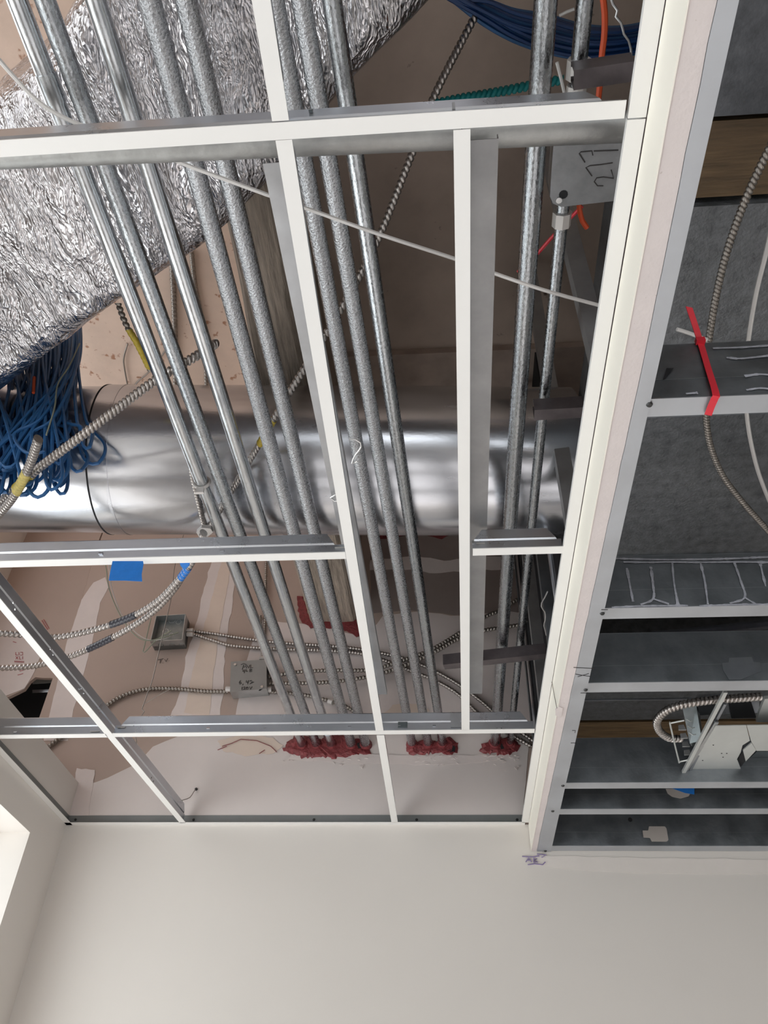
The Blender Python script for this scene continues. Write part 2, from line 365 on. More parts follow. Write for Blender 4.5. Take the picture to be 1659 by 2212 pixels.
# concrete deck overhead and the rough beam
struct(MB().box((-2.4, -3.2, DK), (3.2, 3.0, DK + .15)).build('ceiling', 'deck'))
struct(MB().box((-2.3, -.6, DK - .012), (-.47, YW, DK)).build('trim_5', 'deckpink'), 'pinkish rust-spotted slab panel, coloured as lit, left of the beam')
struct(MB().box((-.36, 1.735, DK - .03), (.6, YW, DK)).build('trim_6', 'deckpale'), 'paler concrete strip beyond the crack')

m = MB()
NB = 60; ring = []
for i in range(NB + 1):
    Y = -.2 + (YW - .003 + .2) * i / NB
    xl = -.495 - .045 * min(1, max(0, (Y - .9) / 1.2)) + .02 * max(0, Y - 2.2); xr = -.372 + .016 * (Y - 1.2)
    for j, (x, z) in enumerate([(xl, DK), (xl, 1.80), (xl + .012, 1.788), (xl * .66 + xr * .34, 1.790), (xl * .34 + xr * .66, 1.786), (xr - .012, 1.788), (xr, 1.80), (xr, DK)]):
        nz = noise.noise(Vector((x * 9, Y * 4, z * 6 + j))) * .006
        ring.append(U(x + nz * (0 if j in (0, 7) else 1), Y, z + (0 if j in (0, 7) else nz)))
m.add(ring, [(i * 8 + j, i * 8 + j + 1, (i + 1) * 8 + j + 1, (i + 1) * 8 + j) for i in range(NB) for j in range(7)])
tag(m.build('concrete_beam', 'beam'), 'rough brown board-marked beam running over the round duct into the end wall', 'beam')

# ================================================================== CEILING GRID
def tee(label, p0, p1, end0=.02, end1=.02, fw=.0247, zt=.0675):
    """exposed tee from p0 to p1 (unit XY at grid level)"""
    a, b = U(p0[0], p0[1], 1), U(p1[0], p1[1], 1)
    d = (b - a).normalized(); s = Vector((d.y, -d.x, 0)); h = fw / 2
    t = thing('ceiling_tee', label, 'ceiling grid tee', (a + b) / 2)
    MB().bar(a, b, s, Z_, [(-h, 0), (h, 0), (h, .0022), (h - .002, .0022), (.002, .0014), (-.002, .0014), (-h + .002, .0022), (-h, .0022)]).build('flange', 'white', t)
    z1 = .036
    wb_ = MB()
    wb_.bar(a, b, s, Z_, [(-.0011, .0014), (.0011, .0014), (.0011, z1 - .002), (-.0011, z1 - .002)])
    A, B = a + d * end0, b - d * end1
    n = [(-.0012, z1 - .003), (.0012, z1 - .003), (.0036, z1 + .001), (.0036, zt - .003), (.0018, zt), (-.0018, zt), (-.0036, zt - .003), (-.0036, z1 + .001)]
    k = len(n); ch = .02
    vs = [A + s * x + Z_ * z + d * (ch * (z - z1) / (zt - z1)) for x, z in n] + [B + s * x + Z_ * z - d * (ch * (z - z1) / (zt - z1)) for x, z in n]
    wb_.add(vs, [(i, (i + 1) % k, k + (i + 1) % k, k + i) for i in range(k)] + [tuple(range(k))[::-1], tuple(range(k, 2 * k))])
    wb_.build('web', 'galv', t)
    return t
def xat(p, q, y): t = (y - p[1]) / (q[1] - p[1]); return p[0] + (q[0] - p[0]) * t
BX = -.1815
x0 = tee('white tee crossing the top of the grid, in front of the dull grey pipe', (-.95, .4035), (.229, .4045), .02, .03)
bu = tee('white tee going out of the top edge over the foil duct', (BX + .001, -.35), (BX, .392))
bm_ = tee('long white tee down the middle with a grey strip along its left', (BX, .415), (BX - .001, 1.955))
bl = tee('short white tee from lower cross tee to end wall, between two firestop patches', (BX - .001, 1.98), (BX - .001, 2.578), .01, .01)
ct = tee('long white tee with a wide grey strip along its right', (.0365, .416), (.043, 1.955))
x1l = tee('white cross tee below the round duct with blue tape hanging from it', (-1.6, 1.2235), (-.193, 1.2225), .02, .03)
x1r = tee('very short white cross tee under the two right-hand conduits', (.056, 1.2225), (.229, 1.2225), .005, .012)
x2r = tee('white cross tee just above the red firestop, from the slanting tee to the soffit', (-.908, 1.966), (.222, 1.964), .02, .02)
x2l = tee('short white cross tee left of the slanting tee, below the dark torn gap', (-1.62, 1.972), (-.927, 1.968), .02, .005)
at = tee('slanting white tee at the left running down to the end wall', (-.997, .8), (-.877, 2.58), .02, .012)
# connector clips, punched tabs
def tab(par, px, py, Y, wdt=.010, hgt=.006, m='galv', th=.004):
    p = PY(px, py, Y)
    MB().hexa([p + Vector((-wdt / 2, -th, -hgt / 2)), p + Vector((wdt / 2, -th, -hgt / 2)), p + Vector((wdt / 2, 0, -hgt / 2)), p + Vector((-wdt / 2, 0, -hgt / 2)),
               p + Vector((-wdt / 2, -th * .4, hgt / 2)), p + Vector((wdt / 2, -th * .4, hgt / 2)), p + Vector((wdt / 2, 0, hgt / 2)), p + Vector((-wdt / 2, 0, hgt / 2))]).build('punched_tab', m, par)
for px, py in [(218, 1196), (480, 1190)]: tab(x1l, px, py, 1.2215)
tab(x1l, 737, 1183, 1.2215, .03, .003, 'white'); tab(x1l, 757, 1181, 1.2215, .006, .014)
for px, py in [(450, 1573), (755, 1570), (938, 1568), (862, 1567)]: tab(x2r, px, py, 1.963)
tab(x2r, 262, 1571, 1.963, .026, .004, 'white')
tab(x2r, 870, 1566, 1.963, .03, .02, 'boxdark'); tab(x2r, 984, 1556, 1.962, .03, .05, 'strip')
tab(x2l, 33, 1582, 1.967); tab(x2l, 205, 1580, 1.965, .03, .003, 'white')
tab(x1r, 1038, 1174, 1.2215, .02, .004, 'white'); tab(x1r, 1022, 1172, 1.2215, .005, .010, 'strip')
tab(x0, 980, 232, .400, .004, .030, 'strip'); tab(x0, 672, 240, .400, .006, .010, 'boxdark')
for px, py in [(28, 1302), (32, 1316), (108, 1402), (114, 1414), (175, 1488), (181, 1498), (327, 1680), (331, 1688)]:
    p = PX(px, py, xat((-.997, .8), (-.877, 2.58), 1.7 if py < 1600 else 2.3) + .006)
    MB().cyl(p, p + Vector((.003, 0, 0)), .003, 8).build('rivet', 'wirebright', at)

def angle(label, a, b, inward, lip=False, name='wall_angle'):
    """L trim: flange at grid level towards the room, leg up the wall"""
    a, b = U(*a, 1), U(*b, 1); inw = Vector(inward)
    t = thing(name, label, 'wall angle', (a + b) / 2)
    fw = .0255
    MB().bar(a, b, inw, Z_, [(0, 0), (fw, 0), (fw, .011 if lip else .0016), (fw - .0016, .011 if lip else .0016), (fw - .0016, .0016), (0, .0016)]).build('flange', 'white', t)
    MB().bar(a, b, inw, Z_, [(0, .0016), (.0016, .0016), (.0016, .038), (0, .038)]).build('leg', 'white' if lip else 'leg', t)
    return t
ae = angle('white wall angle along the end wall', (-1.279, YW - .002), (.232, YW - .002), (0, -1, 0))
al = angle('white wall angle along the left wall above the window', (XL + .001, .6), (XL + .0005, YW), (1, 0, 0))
ar1 = angle('white wall angle on the soffit, lower length below the joint', (.2545, .417), (.243, YW - .02), (-1, 0, 0), True)
ar2 = angle('white wall angle on the soffit, upper length above the joint', (.2555, -.4), (.2545, .415), (-1, 0, 0), True)
def screw(par, p, n, r=.0055, name='screw'):
    n = Vector(n); MB().cyl(p, p + n * .003, r, 10, r * .7).build(name, 'screw', par)
for px in (163, 418, 678, 900, 1117): screw(ae, PY(px, 1770.5, YW - .004), (0, -1, 0))
for px, py in ((78, 1708),): screw(al, PX(px, py - 1, XL + .003), (1, 0, 0))

# grey strips lying over the two long tees
def strip(label, l0, l1, wd, z, m='strip'):
    a, b = U(*l0, z), U(*l1, z); d = (b - a).normalized(); s = Vector((d.y, -d.x, 0)); W = wd * K
    return tag(MB().bar(a, b, s, Z_, [(0, 0), (W, 0), (W, .016), (W - .0015, .016), (W - .0015, .0015), (.0015, .0015), (.0015, .016), (0, .016)]).build('steel_strip', m), label, 'steel strip')
strip('pale grey steel strip along the left of the middle tee', (-.226, .47), (-.197, 1.875), .038, 1.062)
strip('wide grey steel strip along the right of its tee', (.0495, .456), (.0515, 1.877), .0365, 1.062, 'strip2')

# ================================================================== CONDUITS
CZ = 1.277
cond = [  # x at Y=0, slope, radius(m), material, label
 (-.583, .0279, .0180, 'smooth', 'smooth galvanized conduit, leftmost of the five left-hand ones'),
 (-.545, .0327, .0178, 'emt', 'galvanized conduit second from the left'),
 (-.4715, .0243, .0180, 'smooth', 'galvanized conduit third from the left with a bright streak'),
 (-.3945, .0213, .0195, 'rough', 'rough speckled conduit fourth from the left'),
 (-.3436, .0210, .0190, 'rough', 'rough speckled conduit fifth from the left, just left of the middle strip'),
 (-.2256, .0375, .0176, 'rough', 'rough speckled conduit hugging the right side of the middle tee'),
 (-.1911, .0455, .0176, 'rough', 'rough speckled conduit, middle of the three between the two long tees'),
 (-.1495, .0486, .0174, 'emt', 'darker galvanized conduit, right one of the three between the long tees'),
 (.1635, -.003, .0200, 'emt', 'thick galvanized conduit left of the steel box at the soffit')]
for i, (a, b, r, mt, lab) in enumerate(cond):
    y0, y1 = (-.55, 2.594)
    P0, P1 = U(a + b * y0, y0, CZ), U(a + b * y1, y1, CZ)
    pth = [P0.lerp(P1, t / 40) for t in range(41)]
    o = tag(MB().tube(pth, r, 24).build('conduit', mt, smooth=True), lab, 'conduit', 'galvanized conduits')
    if i in (0, 2, 8):
        yy = {0: .43, 2: 2.52, 8: .2}[i]; q = U(a + b * yy, yy, CZ); d = (P1 - P0).normalized()
        MB().cyl(q - d * .025, q + d * .025, r + .0025, 24).build('coupling', mt, o, smooth=True)
cb = tag(MB().tube([U(.2125 - .006 * t, .66 + 1.934 * t, CZ) for t in [i / 30 for i in range(31)]], .0132, 20).build('conduit', 'emt', smooth=True), 'thin galvanized conduit from the lower side of the steel box to the wall', 'conduit', 'galvanized conduits')
q = U(.2125, .675, CZ); MB().cyl(q, q + Y_ * .03, .019, 8).build('compression_nut', 'clip', cb)
cu = tag(MB().tube([U(.216, -.5 + 1.03 * t, CZ) for t in [i / 10 for i in range(11)]], .0145, 20).build('conduit', 'emt', smooth=True), 'thin galvanized conduit from the top edge into the steel box', 'conduit', 'galvanized conduits')
q = U(.216, .455, CZ); MB().cyl(q - Y_ * .016, q + Y_ * .016, .021, 8).build('compression_nut', 'clip', cu)
q = U(.216, .485, CZ); MB().cyl(q - Y_ * .01, q + Y_ * .012, .018, 12).build('collar', 'clip', cu)
px_ = [U(-.85 + 1.17 * t, .4615 + .0215 * t, 1.135) for t in [i / 20 for i in range(21)]]
tag(MB().tube(px_, .0245, 24).build('pipe', 'pipe', smooth=True), 'dull grey pipe crossing under the conduits behind the top cross tee', 'pipe')

# firestop mounds at the wall
def mound(label, px, collars, depth=.009, seed=0):
    poly = rough_poly(pw(px, YW - .0045), .0075, .009, seed)
    cen = sum(poly, Vector()) / len(poly)
    rnd = random.Random(seed + 50); n = len(poly)
    inner = [cen.lerp(p, .80) + Vector((rnd.uniform(-.003, .003), -depth * rnd.uniform(.6, 1.2), rnd.uniform(-.003, .003))) for p in poly]
    back = [p + Vector((0, .010, 0)) for p in poly]
    b = MB().add(back + poly + inner, [(i, (i + 1) % n, n + (i + 1) % n, n + i) for i in range(n)] + [(n + i, n + (i + 1) % n, 2 * n + (i + 1) % n, 2 * n + i) for i in range(n)] + [tuple(range(2 * n, 3 * n))])
    o = tag(b.build('firestop_sealant', 'fire'), label, 'firestop sealant')
    for a, r in collars:
        p = U(a, YW - .002, CZ); MB().tube([p + Y_ * .004, p - Y_ * .012, p - Y_ * .02], lambda t: r * (1.5 - .42 * t), 14).build('collar', 'fire', o, smooth=True)
    return o
cw = lambda i: (cond[i][0] + cond[i][1] * 2.585, cond[i][2])
mound('red firestop around the five left-hand conduits', [(612, 1618), (622, 1600), (640, 1586), (668, 1592), (690, 1597), (715, 1588), (740, 1586), (765, 1594), (785, 1598), (800, 1620), (798, 1631), (770, 1628), (740, 1638), (700, 1634), (660, 1637), (630, 1630)], [cw(i) for i in range(5)], seed=1)
mound('red firestop around the three middle conduits', [(878, 1612), (895, 1603), (905, 1600), (925, 1607), (945, 1598), (970, 1594), (988, 1606), (990, 1624), (975, 1630), (950, 1626), (905, 1628), (885, 1631)], [cw(i) for i in (5, 6, 7)], seed=2)
mound('red firestop around the two right-hand conduits', [(1037, 1622), (1045, 1605), (1060, 1598), (1080, 1591), (1105, 1596), (1122, 1605), (1118, 1624), (1095, 1631), (1065, 1628)], [cw(8), (.2065, .0132)], seed=3)
rc_ = random.Random(21); b = MB()
for k in range(70):
    x = rc_.choice((rc_.uniform(610, 800), rc_.uniform(880, 990), rc_.uniform(1040, 1122))); y = 1630 + abs(rc_.gauss(0, 12))
    p = PY(x, y, YW - .005); q_ = [Vector((rc_.uniform(-.009, .009), 0, rc_.uniform(-.006, .006))) for _ in range(4)]
    c_ = sum(q_, Vector()) / 4; q_.sort(key=lambda v: math.atan2(v.z - c_.z, v.x - c_.x)); b.prism([p + v for v in q_], (0, .003, 0))
b.build('compound_crumbs', 'mud', wb)['kind'] = 'stuff'
for o_, px in ((bpy.data.objects['firestop_sealant.001'], [(963, 1612), (972, 1607), (984, 1614), (982, 1623), (968, 1624)]), (bpy.data.objects['firestop_sealant.002'], [(1077, 1610), (1084, 1606), (1089, 1616), (1084, 1624), (1078, 1620)]), (bpy.data.objects['firestop_sealant'], [(770, 1606), (782, 1602), (785, 1614), (774, 1617)])):
    MB().prism(pw(px, YW - .0115), (0, .002, 0)).build('gap', 'black', o_)
fb = tag(MB().prism(rough_poly(pw([(641, 1288), (654, 1290), (667, 1328), (700, 1333), (740, 1336), (770, 1338), (779, 1370), (768, 1374), (748, 1362), (720, 1357), (672, 1356), (652, 1344), (644, 1318)], YW - .006), .004, .015, 5), (0, .0045, 0)).build('firestop_sealant', 'fire'), 'red firestop smeared round the beam end on the wall', 'firestop sealant')
tag(MB().prism(rough_poly(pw([(780, 1100), (1090, 1090), (1092, 1147), (985, 1150), (955, 1163), (900, 1153), (800, 1168)], YW - .003), .004, .02, 6), (0, .002, 0)).build('firestop_sealant', 'fire'), 'red firestop line high on the wall just under the round duct', 'firestop sealant')

# ================================================================== DUCTS
def duct_axis(X): return U(X, 1.447 + .08 * (X + .6), 1.5195 + .029 * (X + .6))
RD = .197 * K
dt = thing('round_duct', 'big shiny round duct crossing behind the conduits', 'duct', duct_axis(-.3) - Z_ * RD)
def dsec(a, b, r): return MB().tube([duct_axis(a + (b - a) * i / 12) for i in range(13)], r, 96)
dsec(-1.9, -.84, RD * .975).build('duct_section', 'duct', dt, smooth=True)
dsec(-.862, .075, RD).build('duct_section', 'duct', dt, smooth=True)
dsec(.06, .33, RD * .992).build('duct_section', 'duct', dt, smooth=True)
dsec(-.866, -.862, RD * 1.004).build('joint_gap', 'black', dt, smooth=True)
dsec(.066, .072, RD * 1.012).build('bead', 'duct', dt, smooth=True); dsec(.078, .083, RD * 1.008).build('bead', 'duct', dt, smooth=True)
dsec(-.822, -.815, RD * 1.006).build('bead', 'duct', dt, smooth=True)
dsec(-.415, -.412, RD * 1.003).build('bead', 'duct', dt, smooth=True)

# foil-wrapped rectangular duct, running diagonally above the conduits
def foil():
    zb, zt, wd = 1.345, 1.76, .385
    edge = [(-1.75, 1.56), (-1.3, 1.285), (-.957, 1.071), (-.777, .957), (-.618, .860), (-.437, .760), (-.303, .656), (-.173, .531), (-.092, .459), (.017, .372), (.3, .13), (.7, -.2)]
    line = spline([U(x, y, zb) for x, y in edge], .012)
    n = len(line); vs = []; prof = []
    rc = .055
    def sect():
        pts = []
        for i in range(30): pts.append((-wd + rc + (wd - 2 * rc) * i / 29, 0))
        for i in range(1, 7): a = -math.pi / 2 + math.pi / 2 * i / 7; pts.append((-rc + rc * math.cos(a), rc + rc * math.sin(a)))
        for i in range(14): pts.append((0, rc + (zt - zb - 2 * rc) * i / 13))
        for i in range(1, 5): a = math.pi / 2 * i / 5; pts.append((-rc + rc * math.cos(a), zt - zb - rc + rc * math.sin(a)))
        for i in range(10): pts.append((-rc - (wd - 2 * rc) * i / 9, zt - zb))
        for i in range(1, 5): a = math.pi / 2 + math.pi / 2 * i / 5; pts.append((-wd + rc + rc * math.cos(a), zt - zb - rc + rc * math.sin(a)))
        for i in range(14): pts.append((-wd, zt - zb - rc - (zt - zb - 2 * rc) * i / 13))
        for i in range(1, 6): a = math.pi + math.pi / 2 * i / 6; pts.append((-wd + rc + rc * math.cos(a), rc + rc * math.sin(a)))
        return pts
    S = sect(); k = len(S)
    D = (line[-1] - line[0]).normalized(); side = Vector((-D.y, D.x, 0))
    for i, p in enumerate(line):
        d = (line[min(n - 1, i + 6)] - line[max(0, i - 6)]).normalized(); sd = Vector((-d.y, d.x, 0)).lerp(side, .6).normalized()
        for u, v in S:
            q = p + sd * (u * K) + Z_ * (v * K)
            nn = noise.noise(q * 7) * .010 + noise.noise(q * 19) * .006 + abs(noise.noise(q * 34)) * .007
            dirv = Vector((sd.x * (1 if u > -.3 else -1), sd.y * (1 if u > -.3 else -1), 0)) if .06 < v < zt - zb - .06 else Vector((0, 0, -1 if v < .06 else 1))
            vs.append(q + dirv * (nn - .004))
    fs = [(i * k + j, i * k + (j + 1) % k, (i + 1) * k + (j + 1) % k, (i + 1) * k + j) for i in range(n - 1) for j in range(k)]
    fs += [tuple(range(k))[::-1], tuple(range((n - 1) * k, n * k))]
    return tag(MB().add(vs, fs).build('foil_duct', 'foil', smooth=True), 'crinkled silver foil-wrapped duct slanting across the upper left', 'duct')
foil()

# ================================================================== CABLES
def pts3(l, z=None): return [PZ(p[0], p[1], p[2] if len(p) > 2 else z) for p in l]
def ptsY(l, Y=None): return [PY(p[0], p[1], p[2] if len(p) > 2 else Y) for p in l]
def mc(label, pts, r=.0085, m='mc', pitch=.011, name='armored_cable', cat='cable', group='metal-clad cables', tapes=(), parent=None, caps=True):
    pitch *= 1.35; st = pitch / 4
    path = spline(pts, st)
    o = MB().tube(path, r, 12, caps, .38, 4, r * .35).build(name, m, parent, smooth=True)
    if not parent: tag(o, label, cat, group)
    for a, b, tm in tapes:
        i0, i1 = int(a * len(path)), int(b * len(path))
        MB().tube(path[i0:i1], r * 1.1, 10, True, .12, 4, r * .35).build('tape_wrap', tm, o, smooth=True)
    return o
def cable(label, pts, r, m, name='cable', cat='cable', group=None, parent=None, seg=7, step=.015):
    o = MB().tube(spline(pts, step), r, seg).build(name, m, parent, smooth=True)
    if not parent: tag(o, label, cat, group)
    return o
mc('armored cable slanting from the top edge down behind the conduits and across the round duct', pts3([(1056, -20, 1.75), (1000, 85, 1.70), (935, 215, 1.62), (885, 345, 1.56), (815, 520, 1.48), (735, 670, 1.40), (630, 840, 1.335), (560, 960, 1.315), (500, 1060, 1.312), (446, 1150, 1.325)]), .0095, 'mc', .0095, tapes=((.68, .74, 'yellow'),))
mc('thick armored cable with yellow tape rising to the right in front of the blue cables', pts3([(-25, 1108, 1.20), (40, 1050, 1.20), (75, 1018, 1.2), (118, 985, 1.21), (200, 923, 1.24), (330, 825, 1.318), (380, 795, 1.335), (430, 765, 1.36), (466, 742, 1.42)]), .0125, 'mc', .0085, tapes=((.17, .27, 'yellow'),))
e = mc('cut-off armored cable end pointing up at the left edge, yellow tape below its tip', pts3([(-30, 1140, 1.165), (20, 1085, 1.165), (45, 1045, 1.165), (66, 1000, 1.165), (83, 948, 1.165)]), .0118, 'mc', .0075, tapes=((.47, .68, 'yellowp'),))
mc('upper of two sagging armored cables with black tape, left below the round duct', pts3([(-30, 1366), (50, 1371), (120, 1376), (200, 1361), (280, 1334), (340, 1299), (385, 1254), (415, 1213), (432, 1180), (440, 1150)], 1.22), .0115, 'mc', .012, tapes=((.42, .53, 'mcblack'), (.78, .84, 'tape')))
mc('lower of two sagging armored cables with black tape, left below the round duct', pts3([(-30, 1444), (60, 1440), (110, 1430), (170, 1411), (260, 1368), (330, 1322), (378, 1270), (405, 1222), (425, 1180)], 1.24), .0112, 'mc', .012, tapes=((.37, .48, 'mcblack'),))
WY = YW - .011
mc('armored cable on the wall arching from the slanting tee to the steel box with writing', ptsY([(100, 1616), (150, 1580), (190, 1557), (225, 1528), (265, 1503), (315, 1489), (380, 1488), (440, 1493), (492, 1494)], WY), .0102, 'mcdark', .011)
mc('upper of two armored cables leaving the open steel box to the right', ptsY([(413, 1362), (470, 1370), (520, 1378), (600, 1388), (690, 1394), (760, 1400), (830, 1412), (880, 1425), (930, 1445), (985, 1475), (1040, 1515), (1080, 1550), (1152, 1600)], WY), .0088, 'mc', .010)
mc('lower of two armored cables leaving the open steel box to the right', ptsY([(413, 1368), (460, 1383), (505, 1395), (600, 1402), (700, 1405), (780, 1412), (840, 1430), (890, 1450), (940, 1470), (990, 1500), (1050, 1555), (1148, 1612)], WY), .0088, 'mc', .010)
mc('upper armored cable from the box with writing, climbing to the right soffit', ptsY([(580, 1463), (640, 1452), (720, 1448), (800, 1447), (860, 1430), (930, 1404), (990, 1369), (1045, 1334), (1085, 1316), (1125, 1290)], WY - .016), .0095, 'mcdark', .011)
mc('lower armored cable from the box with writing, ending flat at the right soffit', ptsY([(582, 1476), (680, 1475), (760, 1468), (840, 1450), (930, 1413), (990, 1380), (1045, 1362), (1090, 1355), (1150, 1345)], WY - .016), .0095, 'mcdark', .011)
g3 = mc('short armored cable stub clamped right of the box with writing', ptsY([(582, 1494), (650, 1500), (700, 1511), (745, 1525), (775, 1545)], WY - .002), .0088, 'mcdark', .010)
p = PY(710, 1514, WY - .008); MB().cyl(p, p + Vector((.02, -.004, -.01)), .012, 12).build('clamp', 'clip', g3)
mc('armored cable running straight down the wall behind the second conduit', ptsY([(578, 1140), (575, 1220), (573, 1330), (571, 1372)], WY), .0075, 'mcdark', .010)
mc('short vertical armored cable above the box with writing', ptsY([(562, 1330), (566, 1395), (567, 1430)], WY), .007, 'mcdark', .010)
mc('dark armored cable crossing the pink slab left of the second conduit', pts3([(371, 560), (376, 660), (379, 760), (379, 850)], DK - .02), .0115, 'mcdark', .014)
mc('dark armored cable on the pink slab beside the third conduit', pts3([(413, 540), (422, 620), (440, 720), (447, 850)], DK - .02), .0095, 'mcdark', .014)
mc('yellow-taped armored cable poking out under the foil duct by the first conduit', pts3([(255, 655, 1.55), (272, 700, 1.52), (298, 745, 1.5), (325, 800, 1.5)], None), .0085, 'mcdark', .011, tapes=((.35, .95, 'yellow'),))
mc('thin armored cable hanging beside the first conduit in front of the round duct', pts3([(408, 985), (415, 1030), (428, 1085), (440, 1135), (444, 1152)], 1.318), .007, 'mc', .009)
cl = thing('cable_clip', 'pale clip holding cable ends beside the first conduit', 'clip', PZ(445, 1152, 1.27))
MB().prism(pts3([(424, 1150), (435, 1140), (455, 1142), (460, 1150), (448, 1160), (430, 1160)], 1.27), (0, 0, .012)).build('bracket', 'clip', cl)
st = thing('conduit_strap', 'pale ring strap around the first conduit above the cross tee', 'strap', U(-.5455, 1.285, CZ))
pc = U(-.583 + .0279 * 1.285, 1.285, CZ)
MB().tube([pc + Vector((.021 * math.cos(a), 0, .021 * math.sin(a))) for a in [2 * math.pi * i / 24 for i in range(25)]], .0042, 8).build('ring', 'clip', st)
MB().hexa([pc + Vector(v) for v in [(-.012, -.004, -.04), (.012, -.004, -.04), (.012, .004, -.04), (-.012, .004, -.04), (-.01, -.004, -.02), (.01, -.004, -.02), (.01, .004, -.02), (-.01, .004, -.02)]]).build('neck', 'clip', st)

# white control wire
cable('thin white wire sagging across the conduits from upper left to the soffit', pts3([(-30, 95), (25, 160), (90, 225), (165, 266), (280, 305), (400, 355), (500, 392), (590, 425), (668, 452), (820, 506), (980, 558), (1070, 591), (1180, 628), (1300, 661)], 1.185), .0038, 'wirewhite', 'wire')
# blue coil
bt = thing('blue_cable_coil', 'big hanging coil of blue data cables at the left edge', 'cable coil', U(-.9, 1.2, 1.15))
rb = random.Random(11)
for i in range(46):
    t = i / 45
    y = 1.205 + rb.uniform(-.035, .045)
    xt = rb.uniform(62, 180) if i % 3 else rb.uniform(-40, 90); xb = -30 + 205 * t + rb.uniform(-18, 18); xb2 = xb + rb.choice((-1, 1)) * rb.uniform(24, 58)
    ytop = 770 - .0 * xt
    yb = 1035 + rb.uniform(-60, 42) - (25 if xb > 140 else 0)
    xt2 = xt + rb.uniform(-22, 14)
    P = [(xt, 650), (xt * .9 + xb * .1, 790), (xt * .45 + xb * .55, 900), (xb, yb - 42), (xb * .75 + xb2 * .25, yb - 6), (xb * .25 + xb2 * .75, yb), (xb2, yb - 40), (xb2 * .5 + xt2 * .5, 900), (xt2, 780), (xt2, 650)]
    dy = rb.uniform(.0, .03)
    cable(None, [PY(a, b, y + (dy if k > 5 else 0)) for k, (a, b) in enumerate(P)], .0049, 'blue', 'loop', parent=bt, seg=6)
cable(None, ptsY([(172, 742), (150, 790), (125, 830), (118, 880), (100, 940)], 1.16), .0022, 'wiregreen', 'tie_cord', parent=bt)
cable(None, ptsY([(74, 815), (72, 850)], 1.165), .0045, 'orange', 'tie_tail', parent=bt)
# second blue bundle at the top
b2 = thing('blue_cable_bundle', 'dark blue data cable bundle at the top edge left of the thick conduit', 'cable bundle', PZ(1090, 60, 1.75))
for i in range(16):
    t = i / 15; o = rb.uniform(-8, 8)
    P = [(880 + 120 * t, -60), (955 + 60 * t + o, -12 + 6 * t), (1040 + 20 * t, 42 - 38 * t + o), (1110, 84 - 62 * t + o * .6), (1180, 112 - 78 * t), (1260, 126 - 70 * t), (1340, 120 - 60 * t), (1420, 105 - 60 * t)]
    cable(None, pts3(P, 1.72 + rb.uniform(-.02, .03)), .0052, 'bluedk' if i % 3 else 'blue', 'strand', parent=b2, seg=6)
mc('teal corrugated conduit crossing behind the thick conduit at the top', pts3([(930, 226), (1000, 212), (1080, 198), (1150, 184), (1215, 172)], 1.62), .011, 'teal', .009, 'teal_flex', 'flexible conduit', None)
cable('orange cable dropping from the top edge past the brown strut', pts3([(1299, -30), (1306, 30), (1305, 80), (1300, 120), (1294, 200), (1280, 300)], 1.42), .0062, 'orange')
cable('orange cable loop under the steel box at the soffit', pts3([(1249, 420), (1252, 455), (1258, 478), (1268, 492)], 1.32), .0055, 'orange')
cable('red plastic strip slanting behind the two right-hand conduits', pts3([(1258, 445), (1225, 478), (1190, 515), (1150, 560), (1118, 588)], 1.45), .0042, 'redp', 'red_strip', 'plastic strip')
bw = cable('pale coiled wire beside the orange cable at the top right', pts3([(1318, -10), (1328, 20), (1338, 22), (1330, 35), (1342, 50), (1350, 55), (1340, 66), (1352, 78), (1362, 100), (1364, 140)], 1.35), .0022, 'wirebright', 'tie_wire', 'wire')
cable('short pale wire between the two conduits at the top right', pts3([(1208, 34), (1228, 24), (1245, 18)], 1.5), .003, 'wirewhite', 'tie_wire', 'wire')
cable('pale straight wire beside the thick conduit near the top', pts3([(1203, 135), (1212, 170), (1219, 200)], 1.4), .0035, 'wirewhite', 'tie_wire', 'wire')
# hanger wires
hw = cable('hanger wire dropping past the written letters to the lower cross tee', ptsY([(420, 1080), (380, 1212), (370, 1290), (345, 1400), (330, 1466), (319, 1497), (309, 1525), (305, 1530), (312, 1536), (306, 1546), (300, 1550)], 1.972), .0016, 'wire', 'hanger_wire', 'wire', 'hanger wires')
MB().tube(spline(ptsY([(313, 1520), (340, 1503), (364, 1490)], 1.98), .01), .0012, 5).build('wire_tail', 'wire', hw)
cable('hooked wire on the slanting tee below the cross tee', [PY(292, 1588, 2.12), PY(295, 1605, 2.12), PY(288, 1617, 2.13), PY(283, 1612, 2.13), PY(290, 1596, 2.14)], .0014, 'wire', 'hanger_wire', 'wire', 'hanger wires')
aw = cable('twisted wire from the slanting tee end to a dark hole in the wall', [PY(368, 1728, 2.53), PY(378, 1731, 2.54), PY(392, 1729, 2.56), PY(408, 1724, 2.575), PY(414, 1718, 2.58), PY(420, 1708, 2.59), PY(424, 1705, 2.598)], .0016, 'wire', 'hanger_wire', 'wire', 'hanger wires')
p = PY(424, 1705, YW - .003); MB().cyl(p, p + Y_ * -.003, .006, 10).build('anchor', 'screw', aw)
MB().hexa([PY(375, 1722, 2.55), PY(386, 1728, 2.55), PY(384, 1733, 2.55), PY(374, 1727, 2.55), PY(375, 1722, 2.56), PY(386, 1728, 2.56), PY(384, 1733, 2.56), PY(374, 1727, 2.56)]).build('clip', 'wirebright', aw)
cable('loose loop of bright wire over the conduit right of the middle tee', pts3([(754, 948), (770, 950), (781, 960), (776, 972), (766, 985), (760, 1003), (772, 996)], 1.17), .0022, 'wirebright', 'tie_wire', 'wire')
cable('small bright wire ring on the middle grey strip', pts3([(738, 1070), (722, 1069), (714, 1075), (722, 1082), (740, 1081)], 1.055), .0022, 'wirebright', 'tie_wire', 'wire')
